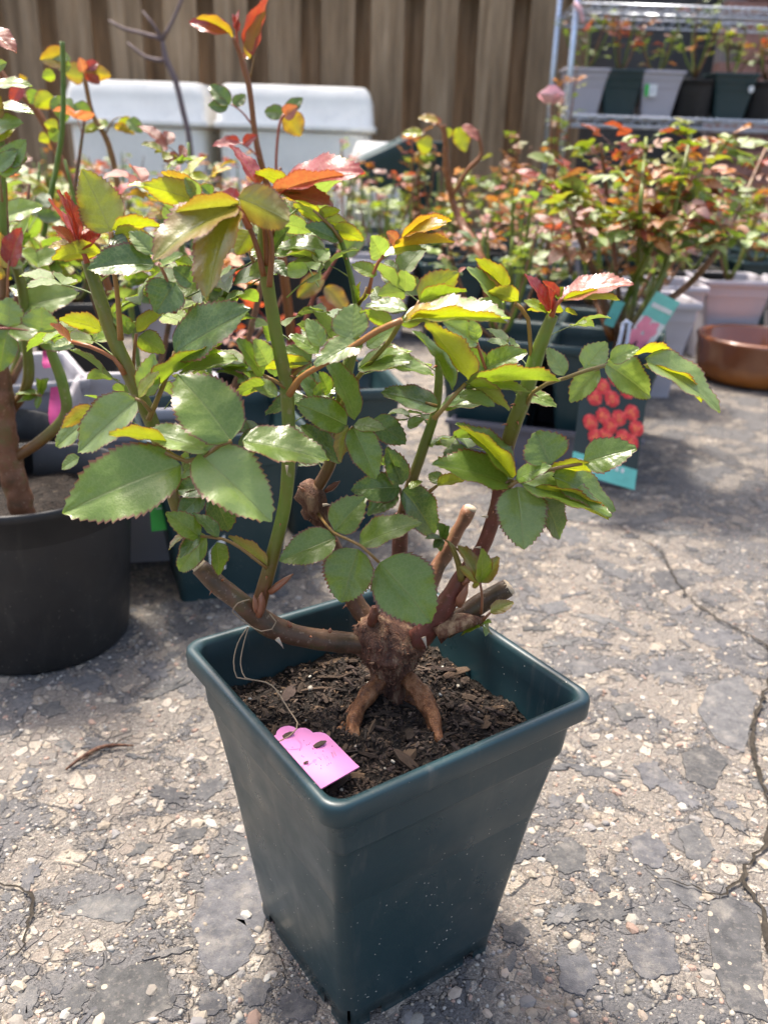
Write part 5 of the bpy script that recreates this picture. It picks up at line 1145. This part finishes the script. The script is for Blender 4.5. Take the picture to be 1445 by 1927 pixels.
# big copper rose over the tray
big = empty('rose_bush', tuple(P(1160, 640, 1.68)), 0, 'big copper and red leaved rose spreading above the tray of teal pots', 'rose plant')
bw = wloc(big)
cn = [[(1160, 655), (1165, 600), (1160, 520), (1148, 420), (1130, 270)], [(1170, 640), (1190, 580), (1200, 500), (1205, 380), (1215, 260)], [(1175, 645), (1220, 590), (1290, 540), (1350, 470), (1400, 370), (1440, 280)],
      [(1172, 640), (1215, 570), (1250, 500), (1270, 390), (1300, 250)], [(1150, 640), (1135, 600), (1120, 560), (1130, 510)], [(1165, 640), (1180, 560), (1240, 440), (1330, 320), (1375, 255)], [(1160, 630), (1120, 520), (1080, 420), (1050, 340)]]
r_ = random.Random(5)
for ci, c in enumerate(cn):
    Ys = [1.68 + r_.uniform(-.08, .16) * k / 3 for k in range(len(c))]
    _, pts, _ = cane(big, 'cane', c, Ys, [7, 6, 5, 4, 3, 3][:len(c)] if len(c) < 6 else [7, 7, 6, 5, 4, 3], 'red_stem' if ci == 4 else ('green_cane' if ci % 2 else 'brown_cane'), 9, .1, (1, .9, .9) if ci % 2 else (1.4, 1.2, 1.1), .02)
    for k in range(40 if ci != 4 else 4):
        t = .38 + .62 * r_.random() ** .8; i = min(len(pts) - 2, int(t * (len(pts) - 1))); a_ = r_.uniform(0, 6.28)
        add_leaf(big, pts[i] - bw + Vector((r_.uniform(-.02, .02),) * 3), Vector((math.cos(a_), math.sin(a_), r_.uniform(-.3, .7))), r_.uniform(.05, .09), pick(r_, 'copper'), r_)
bgp = [(pc[0], 'mixed', 31, 'rose with pinkish and green leaves in the front left tray pot', .32), (pc[1], 'copper', 32, 'copper leaved rose in the back left tray pot', .34), (pc[3], 'mixed', 33, 'mixed rose in the back right tray pot', .33)]
for p, pal, sd_, lb, hh in bgp: bush(p.x, p.y, .2, hh, .15, 6, 24, pal, sd_, lb, lsize=.07, low=.45)
# red arching shoot with yellow tip leaves
rs_ = empty('rose_bush', (pc[0].x, pc[0].y, .2), 0, 'rose with one long red arching shoot and yellow hanging leaves, centre right', 'rose plant')
cane(rs_, 'red_shoot', [(930, 620), (905, 490), (885, 450), (858, 400), (842, 330), (838, 270), (835, 235)], [1.75, 1.8, 1.85, 1.9, 1.9, 1.9, 1.9], [7, 9, 9, 7, 6, 5, 4], 'red_stem', 10, .3)
for q in ([(905, 330), (895, 300), (885, 240)],): cane(rs_, 'red_shoot', [(850, 370), (880, 320), (905, 290), (898, 245)], 1.9, [4, 4, 3.5, 3], 'red_stem', 8, .1)
group_leaf(rs_, [(838, 262), (830, 240), (820, 232)], 1.9, [(825, 228, 786, 222, 14, 1, 'O'), (795, 250, 756, 252, 16, 1, 'Y'), (812, 280, 785, 268, 34, -1, 'Y'), (846, 240, 838, 262, 18, -1, 'Y'), (860, 240, 876, 286, 30, -1, 'Y'), (870, 235, 900, 265, 16, 1, 'P'), (830, 232, 808, 224, 14, 1, 'P')], rcol=(.4, .12, .05), rad=.002)
group_leaf(rs_, [(1090, 380), (1080, 350), (1075, 340)], 1.7, [(1100, 358, 1042, 340, 34, -1, 'V'), (1098, 352, 1102, 375, 20, -1, 'Y'), (1090, 385, 1098, 440, 40, 1, 'P')])
# ================================================================== GREY POTS AND BROWN BOWL AT THE RIGHT EDGE
gz = [(.665, 2.33, .05, 'pale grey square pot just left of the brown bowl'), (1.03, 2.78, .02, 'pale grey square pot behind the brown bowl'), (1.27, 2.76, .05, 'pale grey square pot at the right edge behind the brown bowl')]
for k, (x_, y_, rz, lb) in enumerate(gz):
    pot('grey', x_, y_, rz, lb)
    bush(x_, y_, .2, .33, .15, 6, 34, ['copper', 'mixed', 'green'][k], 41 + k, ['copper rose in the grey pot beside the brown bowl', 'mixed rose in the grey pot behind the brown bowl', 'green rose in the grey pot at the right edge'][k], lsize=.085, low=.3)
bo = empty('ceramic_bowl', (1.045, 2.50, 0), 0, 'shallow brown glazed ceramic bowl on the concrete at the right edge', 'bowl')
link('bowl_body', lathe([(.12, 0), (.145, .006), (.162, .03), (.168, .06), (.168, .10), (.172, .115), (.172, .124), (.163, .127), (.156, .120), (.152, .06), (.13, .02)], 56, M['glaze']), bo)
# ================================================================== ROWS OF POTTED ROSES ACROSS THE YARD
rows = [(2.95, -1.55, 11, .25), (3.28, -1.7, 14, .25), (3.62, -1.8, 15, .25), (3.95, -1.95, 15, .26)]
rown = ['front row', 'second row', 'third row', 'back row']
ordn = ['first', 'second', 'third', 'fourth', 'fifth', 'sixth', 'seventh', 'eighth', 'ninth', 'tenth', 'eleventh', 'twelfth', 'thirteenth', 'fourteenth', 'fifteenth', 'sixteenth']
pals = {'mixed': 'mixed green and copper', 'green': 'fresh green', 'lime': 'yellow green', 'copper': 'copper and red', 'red': 'dark red'}
kn = {'teal_far': 'teal square', 'grey': 'pale grey square', 'black': 'black square', 'round_small': 'round black'}
r_ = random.Random(77); sd_ = 200
for ri, (yy, x0, n, dx) in enumerate(rows):
    for i in range(n):
        x_ = x0 + i * dx + r_.uniform(-.02, .02); y_ = yy + r_.uniform(-.03, .03); sd_ += 1
        kd = r_.choice(['teal_far', 'teal_far', 'grey', 'black', 'round_small', 'grey'])
        left = x_ < .25
        pal = r_.choice(['mixed', 'lime', 'green', 'lime', 'mixed'] if left else ['mixed', 'copper', 'green', 'copper'])
        pot(kd, x_, y_, r_.uniform(-.15, .15), '%s pot, %s from the left in the %s of the mid-yard rows' % (kn[kd], ordn[i], rown[ri]), 'potted roses lined up across the yard')
        bush(x_, y_, .2, r_.uniform(.22, .34), .14, 5, 24 if ri < 3 else 18, pal, sd_, '%s rose, %s from the left in the %s of mid-yard rows' % (pals[pal], ordn[i], rown[ri]), 'roses lined up across the yard', lsize=.082, low=.25)
more = [(-.95, 1.95), (-1.15, 2.25), (-.72, 2.05), (-.88, 2.45), (-.55, 2.35), (-1.25, 2.65), (-.62, 2.7), (-.95, 1.6), (.45, 2.55), (.78, 2.62), (.5, 2.25)]
posn = ['near the left edge beyond the pale grey pots', 'at the far left behind the near plants', 'left of centre beyond the dark red rose', 'left of centre below the left white bin', 'nearest the open ground left of centre', 'far left below the white bin', 'beside the open ground below the white bins', 'at the left edge behind the grey pot', 'behind the tray of teal pots', 'behind the grey pot by the bowl', 'directly behind the back right tray pot']
for k, (x_, y_) in enumerate(more):
    kd = ['teal_far', 'grey', 'black', 'teal_far', 'grey', 'round_small', 'teal_far', 'grey', 'teal_far', 'grey', 'black'][k]; sd_ += 1
    pal = ['green', 'mixed', 'lime', 'mixed', 'green', 'lime', 'mixed', 'green', 'copper', 'copper', 'mixed'][k]
    pot(kd, x_, y_, .1 * (k % 3), '%s pot %s' % (kn[kd], posn[k])); bush(x_, y_, .2, r_.uniform(.24, .34), .14, 5, 26, pal, sd_, '%s rose %s' % (pals[pal], posn[k]), lsize=.085, low=.3)
# a few taller sprays against the bins and fence
for k, (px, py, Y, lb, pal) in enumerate([(650, 215, 3.4, 'slender yellow and copper rose in front of the right white bin', 'lime'), (530, 330, 3.0, 'slender rose below the gap between the white bins', 'mixed'), (985, 240, 3.1, 'slender copper rose in front of the right fence boards', 'copper'), (800, 200, 3.3, 'slender rose with pinkish leaves before the middle of the fence', 'mixed'), (1070, 120, 3.5, 'slender rose beside the chrome shelf post', 'mixed')]):
    top = P(px, py, Y); bush(top.x, Y, .2, top.z - .2, .05, 3, 26, pal, 300 + k, lb, lsize=.07, low=.55, cm_='red')
# pink bloom
p = P(1038, 178, 3.1); rs2 = empty('pink_rose', (p.x, p.y, .2), 0, 'single pale pink rose bloom on a tall stem beside the chrome shelf', 'flower')
pts = [Vector((0, 0, 0)), Vector((.02, 0, .25)), Vector((0, 0, p.z - .2))]; q_, rr_ = spline(pts, .003, .03); vs, fs = tube(q_, rr_, 6); link('stem', mesh('stem', vs, fs, M['red_stem']), rs2)
for k in range(15):
    a_ = k * 2.4; rr = .008 + .0022 * k; vs, fs = [], []
    for i in range(6):
        for j in range(6):
            u, v = i / 5 - .5, j / 5; t = a_ + u * 1.9
            r1 = rr * (.45 + .75 * math.sin(v * 1.9)); vs.append((math.cos(t) * r1, math.sin(t) * r1, -.024 + v * (.055 - .0010 * k) - .006 * abs(u) - (v ** 3) * .0010 * k))
    for i in range(5):
        for j in range(5): fs.append((i * 6 + j, i * 6 + j + 6, i * 6 + j + 7, i * 6 + j + 1))
    link('petal', mesh('petal', vs, fs, M['petal']), rs2, (0, 0, p.z - .2))
# ================================================================== WHITE BINS
def bin_(x0, x1, ztop, zl, Y, D, label):
    cx = (x0 + x1) / 2; hw = (x1 - x0) / 2; e = empty('storage_bin', (cx, Y + D / 2, 0), 0, label, 'storage bin')
    rg = [rr_ring(h, D / 2 + h - hw, r, z, 5, 4) for h, r, z in ((hw - .035, .05, 0), (hw - .03, .055, .02), (hw - .022, .06, zl - .012), (hw - .022, .06, zl))]
    vs, fs = loft(rg); n = len(rg[0]); fs += [tuple(range(n - 1, -1, -1)), tuple(range(3 * n, 4 * n))]; link('bin_body', mesh('bin_body', vs, fs, M['white_bin']), e)
    rg = [rr_ring(h, D / 2 + h - hw, r, z, 5, 4) for h, r, z in ((hw - .004, .035, zl + .006), (hw, .035, zl + .010), (hw, .035, zl + .034), (hw - .012, .035, zl + .038), (hw - .018, .04, ztop - .060), (hw - .034, .045, ztop - .012), (hw - .05, .045, ztop), (hw - .1, .04, ztop + .002))]
    vs, fs = loft(rg); fs += [tuple(range(n - 1, -1, -1)), tuple(range(7 * n, 8 * n))]; link('bin_lid', mesh('bin_lid', vs, fs, M['white_bin']), e); return e
bA, bB = P(108, 150, 4.35), P(392, 155, 4.35); bC = P(706, 168, 4.35)
zl = P(300, 240, 4.35).z
bin_(bA.x, bB.x - .01, bB.z, zl, 4.35, .5, 'large white plastic storage bin with deep lid, the left one before the fence')
bin_(bB.x + .01, bC.x, bB.z + .002, zl, 4.35, .5, 'large white plastic storage bin with deep lid, the right one before the fence')
p = P(690, 285, 4.1)
sk = []
r_ = random.Random(3)
b = MB()
rg = []
for k in range(9):
    t = k / 8; rg.append([(math.cos(6.283 * j / 20) * .17 * (1 - .55 * t ** 3) * (1 + .12 * mnoise.noise(Vector((j * .8, k * .7, 1)))), math.sin(6.283 * j / 20) * .13 * (1 - .55 * t ** 3), .0 + t * (p.z + .04)) for j in range(20)])
vs, fs = loft(rg); fs += [tuple(range(19, -1, -1)), tuple(range(160, 180))]
o = link('soil_sack', mesh('soil_sack', vs, fs, M['white_bin']), None, (p.x + .03, 4.28, 0)); tag(o, 'slumped white plastic sack standing right of the white bins', 'sack')
tp = pot('teal_far', P(680, 300, 3.8).x, 3.8, .3, 'teal pot tipped on its side below the white sack', z=P(680, 300, 3.8).z - .06); tp.rotation_euler = (0.2, 1.25, .3); tp.scale = (.9, .9, .9)
tp2 = pot('teal_far', P(790, 290, 3.9).x, 3.9, 0, 'upturned teal pot rim seen below the fence right of the bins', z=P(790, 290, 3.9).z - .2)

# ================================================================== WIRE SHELVING
SX0, SX1, SY0, SY1 = .728, 2.05, 4.2, 4.66
zs = [P(1045, 216, 4.2).z, P(1065, 5, 4.2).z + .0, .30]
sh = empty('wire_shelf_unit', (SX0, SY0, 0), 0, 'chrome wire shelving unit with nursery pots at the upper right', 'shelf')
for x_ in (0, SX1 - SX0):
    for y_ in (0, SY1 - SY0):
        b = MB(); b.tube([(x_, y_, 0), (x_, y_, 1.75)], .0125, 12)
        for k in range(68): b.tube([(x_, y_, .03 + k * .0254), (x_, y_, .033 + k * .0254)], .0134, 12)
        b.obj('post', M['chrome'], sh, smooth=True)
for z in zs:
    L, D = SX1 - SX0, SY1 - SY0; b = MB()
    for y_ in (0, D):
        b.tube([(0, y_, z), (L, y_, z)], .0045, 6); b.tube([(0, y_, z - .035), (L, y_, z - .035)], .0045, 6); n = 34
        pz = [(L * k / n, y_ - .001, z - (.035 if k % 2 else 0)) for k in range(n + 1)]
        for a_, c_ in zip(pz[:-1], pz[1:]): b.tube([a_, c_], .0026, 4)
    for x_ in (0, L):
        b.tube([(x_, 0, z), (x_, D, z)], .0045, 6); b.tube([(x_, 0, z - .035), (x_, D, z - .035)], .0045, 6)
    for k in range(1, 44): b.tube([(L * k / 44, 0, z + .005), (L * k / 44, D, z + .005)], .0022, 4)
    for k in range(1, 3): b.tube([(0, D * k / 3, z - .002), (L, D * k / 3, z - .002)], .003, 4)
    b.obj('shelf', M['chrome'], sh, smooth=True)
zt = zs[0] + .008
spots = [(1094, 'grey', 'pale grey pot at the left end of the chrome shelf'), (1160, 'teal_far', 'teal pot second from the left on the chrome shelf'), (1230, 'grey', 'pale grey pot with green and white label on the chrome shelf'), (1300, 'round_small', 'round black pot between grey and teal on the chrome shelf'), (1367, 'teal_far', 'teal pot right of the round black pot on the chrome shelf'), (1432, 'round_small', 'round black pot with white dot at the right end in view of the shelf')]
for k, (px, kd, lb) in enumerate(spots):
    x_ = P(px, 190, 4.36).x; pot(kd, x_, 4.36, r_.uniform(-.08, .08), lb, z=zt).scale = (.93, .93, .73) if kd != 'round_small' else (.95, .95, .72)
    bush(x_, 4.36, zt + .14, r_.uniform(.20, .32), .13, 5, 24, ['green', 'red', 'mixed', 'mixed', 'green', 'red'][k], 400 + k, ['low green plant in the pale grey pot at the shelf\'s left end', 'dark red rose in the left teal pot on the shelf', 'mixed rose in the labelled grey pot on the shelf', 'mixed rose in the round black pot mid-shelf', 'green rose in the right teal pot on the shelf', 'dark red and green rose at the shelf\'s right end'][k], lsize=.075, low=.3, tops=('D', 'R', 'B', 'G'))
e = sticker(1224, 170, .052, .048, 4.262, 'white_label', 'green and white square label on the grey shelf pot', 0, extra=[('green_strip', 'green_label', [(-.018, 0, .018, .048)]), ('print', 'grey_print', [(.006, .006, .012, .003), (.006, -.004, .010, .005)])]); e.scale = (1, 1, 1)
dt = link('pot_dot_label', mesh('pot_dot_label', [(math.cos(6.283 * k / 16) * .012, 0, math.sin(6.283 * k / 16) * .014) for k in range(16)] + [(math.cos(6.283 * k / 16) * .012, .002, math.sin(6.283 * k / 16) * .014) for k in range(16)], [tuple(range(15, -1, -1)), tuple(range(16, 32))] + [(k, (k + 1) % 16, 16 + (k + 1) % 16, 16 + k) for k in range(16)], M['white_label'], smooth=False), None, tuple(P(1413, 168, 4.255))); tag(dt, 'round white sticker on the black pot at the right end of the shelf', 'label')
rg_ = empty('hanging_rag', tuple(P(1090, 20, 4.17)), 0, 'pale pinkish plastic strip tied at the top left corner of the shelving', 'plastic strip')
vs, fs = tube(*spline([P(1080, 5, 4.17), P(1090, 18, 4.165), P(1094, 30, 4.17), P(1097, 44, 4.17)], [.008, .014, .009, .006], .01), 7, True, .6); abs_obj('strip', vs, fs, M['petal'], rg_, vs[0])
